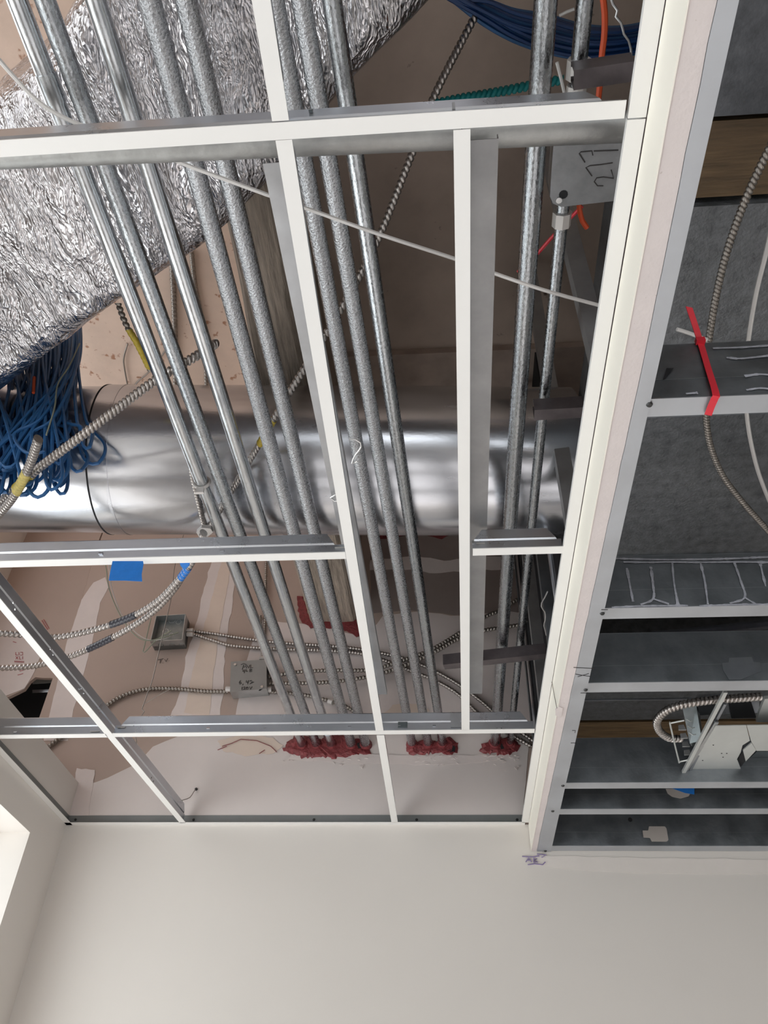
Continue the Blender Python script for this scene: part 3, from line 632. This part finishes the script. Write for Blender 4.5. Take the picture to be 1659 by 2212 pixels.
cable('curly bright wire in the dark slot beside the soffit', [PZ(x, y, 1.16) for x, y in [(1183, 1277), (1176, 1292), (1170, 1302), (1170, 1312), (1177, 1322), (1178, 1338), (1175, 1350), (1178, 1362), (1180, 1372)]], .002, 'wirebright', 'tie_wire', 'wire')
cable('thin crooked wire lying against the pink slab near the blue coil', pts3([(276, 742), (268, 770), (268, 790), (277, 840)], DK - .02), .0035, 'wire', 'slab_wire', 'wire')
cable('thin bent wire on the pink slab below the first conduit', pts3([(287, 838), (300, 822), (320, 805), (345, 775), (360, 752)], DK - .02), .0035, 'wire', 'slab_wire', 'wire')
# blue tape flag
tp = tag(MB().prism([PY(243, 1212, 1.213), PY(309, 1212, 1.213), PY(310, 1218, 1.213), PY(306, 1240, 1.212), PY(307, 1256, 1.209), PY(270, 1254, 1.209), PY(235, 1254, 1.209), PY(238, 1235, 1.212)], (0, .0006, 0)).build('blue_tape', 'tape'), 'blue painter tape flag hanging from the cross tee', 'tape')
tag(MB().prism([PZ(385, 1205, 1.18), PZ(412, 1205, 1.18), PZ(408, 1222, 1.18), PZ(398, 1232, 1.18), PZ(390, 1222, 1.18)], (0, .004, .004)).build('blue_tape', 'tape'), 'blue tape wrapped on the sagging cables at the cross tee', 'tape')

# ================================================================== BOXES
def fbox(px4, Yf, name, label):
    """box on the end wall; px4 = front face corners (tl, tr, br, bl), Yf front plane"""
    q = [PY(x, y, Yf) for x, y in px4]; dpt = Vector((0, (YW - .003 - Yf) * K, 0))
    t = thing(name, label, 'junction box', (q[2] + q[3]) / 2 + dpt)
    return t, q, dpt
t, q, dpt = fbox([(499, 1430), (576, 1425), (576, 1488), (497, 1495)], 2.548, 'junction_box', 'grey steel box on the wall with handwriting on its cover')
MB().hexa([q[3], q[2], q[2] + dpt, q[3] + dpt, q[0], q[1], q[1] + dpt, q[0] + dpt]).build('body', 'box', t)
cv = MB().hexa([q[3] - Y_ * .002, q[2] - Y_ * .002, q[2] - Y_ * .0002, q[3] - Y_ * .0002, q[0] - Y_ * .002, q[1] - Y_ * .002, q[1] - Y_ * .0002, q[0] - Y_ * .0002]).build('cover', 'cover', t)
pen('marker_writing', z7([[(1275, 657), (1290, 618)], [(1265, 616), (1290, 605), (1311, 614), (1302, 634), (1281, 636)], [(1311, 646), (1319, 620), (1331, 646), (1341, 618)], [(1351, 615), (1346, 646), (1369, 640)],
    [(1285, 659), (1282, 673), (1297, 671)], [(1296, 659), (1293, 686)], [(1310, 655), (1308, 673), (1326, 670)], [(1340, 654), (1340, 676), (1360, 673), (1346, 665), (1360, 657), (1340, 654)],
    [(1263, 749), (1250, 766), (1255, 781), (1269, 775), (1263, 765), (1250, 769)], [(1284, 780), (1280, 789)], [(1312, 749), (1309, 766), (1331, 764)], [(1329, 749), (1322, 781)], [(1340, 756), (1354, 749), (1360, 760), (1341, 780), (1376, 762)],
    [(1276, 804), (1272, 829)], [(1285, 809), (1298, 804), (1299, 815), (1285, 828), (1303, 826)], [(1312, 808), (1310, 826), (1325, 826), (1328, 808), (1312, 808)], [(1340, 804), (1346, 826), (1361, 802)]]),
    lambda x, y: PY(x, y, 2.5455), .0013, 'ink', cv)
for x, y in ((508, 1436), (566, 1484)):
    p = PY(x, y, 2.546); MB().cyl(p, p - Y_ * .004, .006, 10).build('cover_screw', 'wirebright', t)
for pts_ in ([(499, 1432), (503, 1431), (503, 1434), (499, 1440)], [(570, 1430), (575, 1428), (575, 1436)], [(499, 1484), (508, 1492), (503, 1494), (498, 1489)], [(558, 1492), (566, 1484), (568, 1488), (562, 1492)]):
    MB().prism([PY(x, y, 2.5465) for x, y in pts_], (0, .0006, 0)).build('corner_slot', 'black', cv)
for x, y in ((494, 1488), (581, 1489), (567, 1423)):
    p = PY(x, y, 2.575); MB().cyl(p + X_ * -.012, p + X_ * .012, .013, 10).build('connector', 'clip', t)
MB().hexa([PY(583, 1455, 2.56), PY(592, 1455, 2.56), PY(592, 1455, 2.598), PY(583, 1455, 2.598), PY(583, 1435, 2.56), PY(590, 1435, 2.56), PY(590, 1435, 2.598), PY(583, 1435, 2.598)]).build('bracket', 'boxdark', t)

t, q, dpt = fbox([(337, 1330), (401, 1326), (394, 1382), (324, 1386)], 2.535, 'junction_box', 'open grey steel box on the wall with loose wires, above the handwritten letters')
th = .003
for nm, a, b in (('bottom_side', 3, 2), ('right_side', 2, 1), ('top_side', 1, 0), ('left_side', 0, 3)):
    inn = {'bottom_side': Z_, 'right_side': -X_, 'top_side': -Z_, 'left_side': X_}[nm] * th
    MB().hexa([q[a], q[b], q[b] + dpt, q[a] + dpt, q[a] + inn, q[b] + inn, q[b] + dpt + inn, q[a] + dpt + inn]).build(nm, 'box', t)
bk = MB().hexa([q[3] + dpt * .55, q[2] + dpt * .55, q[2] + dpt, q[3] + dpt, q[0] + dpt * .55, q[1] + dpt * .55, q[1] + dpt, q[0] + dpt]).build('back', 'boxdark', t)
for x, y, r in ((358, 1364, .013), (372, 1340, .016), (386, 1344, .012), (370, 1372, .010)):
    p = PY(x, y, 2.5705); MB().tube([p + Vector((r * math.cos(a), -.001, r * math.sin(a))) for a in [2 * math.pi * i / 18 for i in range(19)]], .0012, 5).build('knockout', 'galv', bk)
for x in (348, 372, 392):
    p = PY(x, 1394, 2.56) + Z_ * .0
    MB().tube([Vector((p.x + .012 * math.cos(a), p.y + .012 * math.sin(a), q[3].z - .0006)) for a in [2 * math.pi * i / 18 for i in range(19)]], .001, 5).build('knockout', 'boxdark', t)
for x, y in ((411, 1362), (411, 1370)):
    p = PY(x, y, 2.572); MB().cyl(p - X_ * .016, p + X_ * .014, .011, 8).build('connector', 'clip', t)
cable('pale green wire drooping from the cross tee into the open box', ptsY([(222, 1205, 2.2), (229, 1225, 2.3), (236, 1272, 2.42), (256, 1322, 2.5), (282, 1362, 2.51), (312, 1383, 2.52), (350, 1378, 2.53), (385, 1366, 2.545)]), .0026, 'wiregreen', 'wire', 'wire')
cable('white wire beside the green one drooping into the open box', ptsY([(232, 1205, 2.2), (236, 1228, 2.3), (242, 1272, 2.42), (260, 1322, 2.505), (285, 1358, 2.515), (314, 1380, 2.525), (345, 1382, 2.53), (372, 1374, 2.545)]), .0022, 'wirewhite', 'wire', 'wire')
cable('loose wire loop hanging at the left corner of the open box', ptsY([(326, 1336), (320, 1362), (313, 1392), (309, 1410), (318, 1404), (332, 1388), (348, 1376), (370, 1362)], 2.53), .0026, 'wiregreen', 'wire', 'wire')

t = thing('junction_box', 'large steel box with handwriting at the soffit, end of the dull pipe', 'junction box', U(.24, .595, 1.24))
zc = 1.238
cv = MB().prism(pts3([(1197, 300), (1192, 360), (1188, 425), (1195, 440), (1212, 447), (1330, 434), (1345, 432), (1352, 290)], zc), (0, 0, .003)).build('cover', 'boxcover', t)
MB().box((.19, .545, 1.2445), (.292, .642, 1.315)).build('body', 'box', t)
p = PZ(1217, 420, zc); MB().cyl(p - Z_ * .001, p + Z_ * .0005, .0085, 12).build('slot', 'black', cv)
p = PZ(1207, 431, zc); MB().cyl(p - Z_ * .005, p, .006, 10).build('cover_screw', 'wirebright', cv)
z6 = lambda st: [[(1120 + x * .2035, 250 + y * .2035) for x, y in s] for s in st]
pen('marker_writing', z6([[(705, 495), (645, 400), (660, 385), (780, 375), (790, 420)], [(780, 640), (715, 550), (760, 530), (870, 520), (1000, 500)], [(900, 745), (840, 745), (805, 700), (830, 660), (900, 650), (1010, 665), (985, 575)], [(815, 295), (855, 285)], [(800, 375), (1060, 365)]]), lambda x, y: PZ(x, y, zc - .0006), .0011, 'ink', cv)

# ================================================================== BROWN STRUTS, STUDS BESIDE THE SOFFIT
def strut(label, px0, px1, py, z, hgt=.034, x1=None):
    p0, p1 = PZ(px0, py[0], z), PZ(px1, py[1], z)
    d = (p1 - p0); d.z = 0; d.normalize(); s = Vector((-d.y, d.x, 0)); W = .032; H = hgt * K; a = .003
    return tag(MB().bar(p0, p1, s, Z_, [(0, 0), (W, 0), (W, H), (W - .008, H), (W - .008, H - a), (W - a, H - a), (W - a, a), (a, a), (a, H - a), (.008, H - a), (.008, H), (0, H)]).build('steel_strut', 'brown'), label, 'steel strut')
strut('brown steel strut under the thin conduit at the top right', 1240, 1372, (152, 132), 1.215)
strut('brown steel strut poking from the soffit beside the round duct', 1155, 1262, (886, 880), 1.215)
strut('brown steel strut crossing under the two right-hand conduits near the wall', 957, 1180, (1436, 1412), 1.215)
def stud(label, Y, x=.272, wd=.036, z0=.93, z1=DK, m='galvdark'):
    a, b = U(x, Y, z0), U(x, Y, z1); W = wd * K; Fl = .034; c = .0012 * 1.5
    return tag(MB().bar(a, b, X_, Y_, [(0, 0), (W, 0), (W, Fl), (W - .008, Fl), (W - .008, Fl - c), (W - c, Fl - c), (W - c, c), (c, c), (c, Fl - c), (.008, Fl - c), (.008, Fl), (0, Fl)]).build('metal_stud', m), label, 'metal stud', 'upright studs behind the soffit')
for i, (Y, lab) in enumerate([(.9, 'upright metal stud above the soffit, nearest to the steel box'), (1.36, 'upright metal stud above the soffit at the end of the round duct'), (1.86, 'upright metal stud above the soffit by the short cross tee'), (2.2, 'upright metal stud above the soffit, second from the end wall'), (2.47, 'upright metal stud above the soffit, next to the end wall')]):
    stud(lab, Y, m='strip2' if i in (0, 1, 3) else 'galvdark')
struct(MB().box((.338, 1.75, 1.06), (.348, YW, DK)).build('stud_gap_shade', 'black'), 'black sheet added as shade behind the upright studs')  # near-black sheet stands in for the shade between the upright studs
tag(MB().cyl(U(.265, 2.3, 1.0), U(.265, 2.3, DK), .008, 10).build('threaded_rod', 'galv'), 'thin upright rod beside the soffit near the end wall', 'rod')
tag(MB().cyl(U(.27, 1.62, 1.0), U(.27, 1.62, DK), .008, 10).build('threaded_rod', 'galv'), 'thin upright rod beside the soffit right of the round duct', 'rod')

# ================================================================== SOFFIT (lower right)
ZS = .917
sf = thing('soffit_edge', 'cream drywall edge strip of the unfinished soffit', 'soffit edge', U(.26, 1.4, ZS))
m = MB(); v = []
NY = 80
for i in range(NY + 1):
    Y = -.4 + 2.995 * i / NY
    xa = .2556 - .0126 * min(1, max(0, (Y - .5) / 2.1)); xb = .2838 - .0225 * min(1, max(0, (Y - .7) / 1.8))
    j1 = noise.noise(Vector((Y * 14, 3, 0))) * .0018; j2 = noise.noise(Vector((Y * 30, 7, 0))) * .0015
    v.append((xa, xa + .0015 + j1 * .3, xb + j2, Y))
def loft(rows, z):
    b = MB(); n = len(rows); vs = []
    for a, c, Y in rows: vs += [U(a, Y, z[0]), U(c, Y, z[0]), U(c, Y, z[1]), U(a, Y, z[1])]
    fs = [(i * 4 + j, i * 4 + (j + 1) % 4, (i + 1) * 4 + (j + 1) % 4, (i + 1) * 4 + j) for i in range(n - 1) for j in range(4)]
    return b.add(vs, fs + [(3, 2, 1, 0), tuple(range(4 * n - 4, 4 * n))])
loft([(a, b, Y) for a, b, c, Y in v], (ZS - .001, .9985)).build('painted_face', 'corner', sf)
loft([(b, c, Y) for a, b, c, Y in v], (ZS, 1.02)).build('raw_edge', 'edge', sf)
p = PZ(1208, 1530, ZS - .0005)
MB().prism([PZ(x, y, ZS - .002) for x, y in [(1200, 1532), (1208, 1527), (1215, 1530), (1214, 1545), (1208, 1550), (1200, 1545)]], (0, 0, .003)).build('torn_paper', 'edge', sf)
cable(None, [PX(1190, 1462, .2475), PX(1197, 1500, .246), PX(1203, 1530, .245)], .001, 'wire', 'crack', parent=sf)
tr = thing('steel_track', 'grey steel track along the soffit edge carrying the joists', 'steel track', U(.29, 1.2, ZS))
rows = [(c + .0005, .3055 - .0005 * (Y > 2), Y) for a, b, c, Y in v]
loft(rows, (ZS - .0012, ZS + .0004)).build('lower_flange', 'track', tr)
loft([(a, a + .0016, Y) for a, c, Y in rows], (ZS + .0004, ZS + .125)).build('web', 'track', tr)
for x, y in ((1403, 874), (1301, 1325), (1265, 1490), (1216, 1697), (1194, 1752), (1178, 1838)): screw(tr, PZ(x, y, ZS - .0012), (0, 0, -1), .006)
pen('pencil_marks', [[(1239, 1442), (1284, 1444)], [(1243, 1456), (1258, 1459), (1274, 1461)], [(1248, 1462), (1272, 1455)], [(1254, 1497), (1271, 1497)], [(1411, 860), (1427, 859)], [(1299, 1317), (1313, 1317)], [(1233, 1605), (1246, 1605)], [(1236, 1578), (1243, 1578), (1242, 1583)]], lambda x, y: PZ(x, y, ZS - .0016), .0009, 'ink', tr)

def joist(label, Y0, wd=.034, x0=.30, x1=2.2, hz=.127, name='steel_joist', z=ZS + .0012):
    """C joist: web on the near side, flanges away from the camera"""
    t = thing(name, label, 'steel joist', U(1.2, Y0, z), 'joists of the unfinished soffit')
    a, b = U(x0, Y0, z), U(x1, Y0, z); c = .0018; W = wd * K; H = hz * K
    MB().bar(a, b, Y_, Z_, [(0, 0), (W, 0), (W, .010), (W - c, .010), (W - c, c), (0, c)]).build('lower_flange', 'track', t)
    MB().bar(a, b, Y_, Z_, [(0, c), (c, c), (c, H), (0, H)]).build('web', 'galvdark', t)  # web coloured darker than the flange for its dark reflections
    MB().bar(a, b, Y_, Z_, [(0, H), (W, H), (W, H + c), (0, H + c)]).build('upper_flange', 'joist', t)
    MB().bar(a - Y_ * .0008 + Z_ * H * .33, b - Y_ * .0008 + Z_ * H * .33, Y_, Z_, [(0, 0), (.0008, .0006), (.0008, .002), (0, .0014)]).build('crease', 'joist', t)
    return t
J = {}
J[1] = joist('steel joist with the red zip tie round it', .782)
J[2] = joist('steel joist with white powdery streaks on its web', 1.303, .036)
J[3] = joist('steel joist directly above the light fixture frame', 1.583, .040)
J[4] = joist('steel joist along the lower side of the light fixture frame', 2.098, .036)
J[5] = joist('steel joist with a pale knock-out, last before the wall track', 2.272, .037)
et = joist('steel track fixed on the end wall at the bottom of the soffit', 2.555, .041, name='wall_track')
def knock(par, px, Y, m='patch'):
    MB().prism([PY(x, y, Y) for x, y in px], (0, .0006, 0)).build('knockout_patch', m, par)
knock(et, [(1388, 1794), (1400, 1794), (1402, 1785), (1436, 1785), (1440, 1790), (1444, 1814), (1440, 1818), (1408, 1818), (1404, 1810), (1390, 1809)], 2.553)
knock(J[5], [(1438, 1704), (1496, 1704), (1488, 1720), (1470, 1725), (1452, 1721), (1442, 1714)], 2.270)
knock(J[5], [(1452, 1703), (1500, 1703), (1500, 1716), (1480, 1713)], 2.268, 'tape')
knock(J[3], [(1560, 1432), (1574, 1431), (1575, 1421), (1624, 1419), (1628, 1430), (1642, 1431), (1644, 1450), (1600, 1468), (1575, 1468), (1562, 1448)], 1.5815, 'joist')
p = PY(1361, 1771, 2.552); MB().cyl(p, p - Y_ * .003, .008, 12).build('hole', 'black', et)
def streaks(par, strokes, Y, r):
    b = MB(); rn = random.Random(5)
    for st in strokes:
        P = [PY(x + rn.uniform(-1.5, 1.5), y, Y) for x, y in st]
        path = spline(P, .006) if len(P) > 1 else P
        for i in range(len(path) - 1):
            w_ = r * (.5 + 1.1 * abs(noise.noise(path[i] * 60)))
            d = (path[i + 1] - path[i]).normalized(); s = Vector((-d.z, 0, d.x)) * w_
            b.prism([path[i] - s, path[i + 1] - s, path[i + 1] + s, path[i] + s], (0, .0006, 0))
    o = b.build('white_residue', 'chalk', par); o['kind'] = 'stuff'; return o
zz = lambda st: [[(1160 + x * .3008, 1200 + y * .3008) for x, y in s] for s in st]
streaks(J[2], zz([[(620, 45), (800, 48), (940, 45), (1170, 48), (1430, 45), (1660, 48)], [(650, 90), (665, 200), (685, 330)], [(815, 80), (828, 200), (838, 310), (745, 352)], [(838, 310), (950, 348)], [(970, 50), (990, 200), (1015, 350)], [(1175, 50), (1200, 180), (1225, 350)], [(1420, 50), (1460, 180), (1495, 300), (1380, 345)], [(1495, 300), (1580, 350)], [(1600, 60), (1645, 220)], [(540, 372), (740, 362), (1080, 358)], [(1170, 362), (1400, 352), (1660, 350)], [(560, 20), (900, 28), (1300, 24), (1660, 10)]]), 1.301, .0032)
streaks(J[1], [[(1540, 752), (1600, 750), (1660, 746)], [(1568, 772), (1600, 774), (1660, 768)], [(1610, 812), (1640, 808), (1665, 810)], [(1612, 842), (1640, 838), (1665, 840)], [(1482, 850), (1508, 848)]], .780, .003)
MB().hexa([PY(1440, 795, .78), PY(1455, 795, .78), PY(1455, 795, .7815), PY(1440, 795, .7815), PY(1432, 820, .78), PY(1438, 818, .78), PY(1438, 818, .7815), PY(1432, 820, .7815)]).build('punch_hole', 'black', J[1])
# things above the joists
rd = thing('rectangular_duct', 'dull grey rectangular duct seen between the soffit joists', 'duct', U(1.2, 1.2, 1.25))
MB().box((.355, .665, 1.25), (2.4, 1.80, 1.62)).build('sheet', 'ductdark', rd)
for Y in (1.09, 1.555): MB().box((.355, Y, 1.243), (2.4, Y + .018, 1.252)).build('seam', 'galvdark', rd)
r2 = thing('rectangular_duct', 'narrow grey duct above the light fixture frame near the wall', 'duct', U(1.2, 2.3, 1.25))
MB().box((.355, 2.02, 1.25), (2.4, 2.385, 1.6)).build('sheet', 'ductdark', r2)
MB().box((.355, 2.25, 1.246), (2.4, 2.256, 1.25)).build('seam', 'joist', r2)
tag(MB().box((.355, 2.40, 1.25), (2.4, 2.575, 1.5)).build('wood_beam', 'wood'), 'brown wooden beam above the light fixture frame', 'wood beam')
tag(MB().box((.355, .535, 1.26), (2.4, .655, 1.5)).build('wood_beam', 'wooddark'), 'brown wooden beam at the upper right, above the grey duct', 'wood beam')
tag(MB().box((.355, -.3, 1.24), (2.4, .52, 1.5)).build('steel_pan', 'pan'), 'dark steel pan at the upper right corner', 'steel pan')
cable('dark sagging hose in the black gap between two joists', pts3([(1290, 1390), (1380, 1378), (1480, 1368), (1580, 1358), (1700, 1344)], 1.12), .014, 'mcblack', 'hose', 'hose')
for k, dy in enumerate((0, 10, 21)):
    mc(('upper', 'middle', 'lower')[k] + ' of three ribbed metal cables lying along the joist above the fixture frame', pts3([(1250, 1384 + dy), (1400, 1382 + dy), (1700, 1386 + dy)], 1.075), .0068, 'mc', .009)
# cables over the soffit
mc('armored cable curving down to the right over the grey duct', pts3([(1760, 150), (1700, 250), (1640, 365), (1605, 445), (1570, 545), (1547, 640), (1531, 738), (1524, 820), (1525, 895), (1534, 960), (1560, 1025), (1600, 1080), (1640, 1125), (1700, 1190), (1800, 1290), (1900, 1380)], 1.16), .0078, 'mcdark', .0065)
cable('white flat cable curving down to the right beside the armored one', pts3([(1740, 240), (1690, 400), (1655, 545), (1632, 640), (1616, 740), (1610, 820), (1613, 895), (1624, 965), (1645, 1040), (1685, 1130), (1750, 1230), (1850, 1340)], 1.16), .0048, 'wirewhite')
cable('short white wire behind the red zip tie', pts3([(1462, 711), (1490, 720), (1527, 734)], 1.14), .004, 'wirewhite', 'wire', 'wire')
zt_ = thing('zip_tie', 'bright red zip tie round the steel joist', 'zip tie', PZ(1540, 870, .915))
zp = [PZ(1488, 664, 1.08), PZ(1500, 700, 1.065), PZ(1512, 738, 1.045), PZ(1528, 792, .985), PZ(1546, 850, .918), PZ(1543, 862, .912), PZ(1536, 878, .912), PZ(1529, 897, .914)]
pth = spline(zp, .006); b = MB(); vs = []
for i, p in enumerate(pth):
    s_ = Vector((.0065, .002, 0)); vs += [p - s_, p + s_, p + s_ + Vector((0, -.0016, -.0012)), p - s_ + Vector((0, -.0016, -.0012))]
n = len(pth)
b.add(vs, [(i * 4 + j, i * 4 + (j + 1) % 4, (i + 1) * 4 + (j + 1) % 4, (i + 1) * 4 + j) for i in range(n - 1) for j in range(4)] + [(3, 2, 1, 0), tuple(range(4 * n - 4, 4 * n))])
b.build('strap', 'redp', zt_)
p = PZ(1512, 738, 1.043); MB().hexa([p + Vector(v) * .9 for v in [(-.009, -.008, -.006), (.009, -.008, -.006), (.009, .004, -.006), (-.009, .004, -.006), (-.009, -.008, .006), (.009, -.008, .006), (.009, .004, .006), (-.009, .004, .006)]]).build('head', 'redp', zt_)

# light fixture frame
ZF = .955
fx = thing('light_fixture_frame', 'steel recessed light frame hung between two joists at the right edge', 'light fixture', U(.75, 2.0, ZF))
MB().prism(pts3([(1546, 1568), (1612, 1567), (1620, 1600), (1604, 1610), (1600, 1625), (1592, 1640), (1600, 1660), (1587, 1678), (1478, 1680)], ZF), (0, 0, .0025)).build('plate', 'plate', fx)
MB().prism(pts3([(1613, 1567), (1720, 1566), (1720, 1622), (1634, 1622), (1622, 1600)], ZF + .001), (0, 0, .0025)).build('plate_wing', 'plate', fx)
MB().prism(pts3([(1634, 1624), (1720, 1624), (1720, 1658), (1608, 1658), (1614, 1644)], ZF + .03), (0, 0, .003)).build('lamp_opening', 'boxdark', fx)
MB().prism(pts3([(1594, 1640), (1604, 1623), (1612, 1642), (1600, 1657)], ZF + .004), (0, 0, .002)).build('square_hole', 'black', fx)
MB().hexa([PZ(1588, 1678, ZF), PZ(1720, 1678, ZF), PZ(1720, 1674, ZF), PZ(1590, 1674, ZF), PZ(1588, 1678, ZF) + Z_ * .05, PZ(1720, 1678, ZF) + Z_ * .05, PZ(1720, 1674, ZF) + Z_ * .05, PZ(1590, 1674, ZF) + Z_ * .05]).build('lower_side', 'joist', fx)
MB().hexa([PZ(1605, 1621, ZF), PZ(1624, 1605, ZF), PZ(1633, 1621, ZF), PZ(1611, 1645, ZF), PZ(1605, 1621, ZF) + Z_ * .004, PZ(1624, 1605, ZF) + Z_ * .004, PZ(1633, 1621, ZF) + Z_ * .004, PZ(1611, 1645, ZF) + Z_ * .004]).build('bent_flap', 'plate', fx)
def rod(name, p0, p1, W, H, m): 
    d = (p1 - p0).normalized(); s = d.cross(Z_).normalized(); u = s.cross(d)
    return MB().bar(p0, p1, s, u, [(-W, -H), (W, -H), (W, H), (-W, H)]).build(name, m, fx)
rod('hanger_bar', PZ(1567, 1494, .965), PZ(1466, 1688, .945), .0055, .004, 'plate')
rod('hanger_bar', PZ(1566, 1520, .972), PZ(1482, 1680, .95), .004, .003, 'joist')
rod('hanger_rail', PZ(1548, 1560, .96), PZ(1476, 1674, .952), .006, .002, 'box')
p = PZ(1466, 1690, .94); MB().hexa([p + Vector(v) for v in [(-.012, -.01, 0), (.01, -.01, 0), (.01, .012, 0), (-.012, .012, 0), (-.006, -.006, .05), (.004, -.006, .05), (.004, .008, .05), (-.006, .008, .05)]]).build('end_foot', 'plate', fx)
jb = MB().hexa([PZ(1490, 1606, .962), PZ(1516, 1600, .962), PZ(1516, 1600, .962) + Vector((.012, .02, .0)), PZ(1490, 1606, .962) + Vector((.01, .02, 0)),
                PZ(1474, 1528, 1.04), PZ(1504, 1524, 1.04), PZ(1504, 1524, 1.04) + Vector((.012, .02, 0)), PZ(1474, 1528, 1.04) + Vector((.01, .02, 0))]).build('wiring_box', 'boxdark', fx)
for k in range(4):
    t_ = .2 + .2 * k
    c0 = PZ(1497, 1602, .9615).lerp(PZ(1484, 1530, 1.0395), t_) + Y_ * -.0015
    MB().tube([c0 + Vector((-.008, 0, .007)), c0 + Vector((.002, 0, -.001)), c0 + Vector((.012, 0, .001))], .0013, 5).build('embossed_arrow', 'plate', jb)
    p = PZ(1474 + 4 * k, 1572 + 18 * k, .985 - .006 * k)
    MB().hexa([p + Vector(v) for v in [(-.012, -.001, -.007), (.01, -.001, -.007), (.01, .004, -.007), (-.012, .004, -.007), (-.010, -.001, .008), (.006, -.001, .010), (.006, .004, .010), (-.010, .004, .008)]]).build('knockout_tab', 'box', fx)
MB().tube(spline(pts3([(1478, 1556), (1450, 1562), (1448, 1566), (1466, 1642), (1469, 1645), (1500, 1638)], .956), .01), .0026, 6).build('wire_bail', 'plate', fx)
MB().hexa([PZ(1505, 1500, 1.03), PZ(1640, 1498, 1.03), PZ(1640, 1540, 1.03), PZ(1510, 1545, 1.03), PZ(1505, 1500, 1.05), PZ(1640, 1498, 1.05), PZ(1640, 1540, 1.05), PZ(1510, 1545, 1.05)]).build('driver_plate', 'galv', fx)
MB().prism(pts3([(1574, 1516), (1622, 1514), (1634, 1551), (1580, 1552)], 1.02), (0, 0, .006)).build('driver_box', 'black', fx)
MB().prism(pts3([(1640, 1540), (1652, 1510), (1700, 1506), (1700, 1560), (1634, 1560)], .99), (0, 0, .01)).build('side_bracket', 'plate', fx)
for x, y in ((1541, 1610), (1559, 1628), (1570, 1628), (1518, 1643), (1562, 1636)):
    p = PZ(x, y, ZF - .001); MB().cyl(p, p + Z_ * .0008, .0022, 8).build('rivet_hole', 'screw', fx)
mc('shiny armored whip looping out of the light fixture frame', pts3([(1642, 1505), (1600, 1508), (1545, 1512), (1485, 1520), (1442, 1534), (1420, 1556), (1424, 1578), (1445, 1594), (1472, 1596)], .985), .0125, 'mc', .0085)
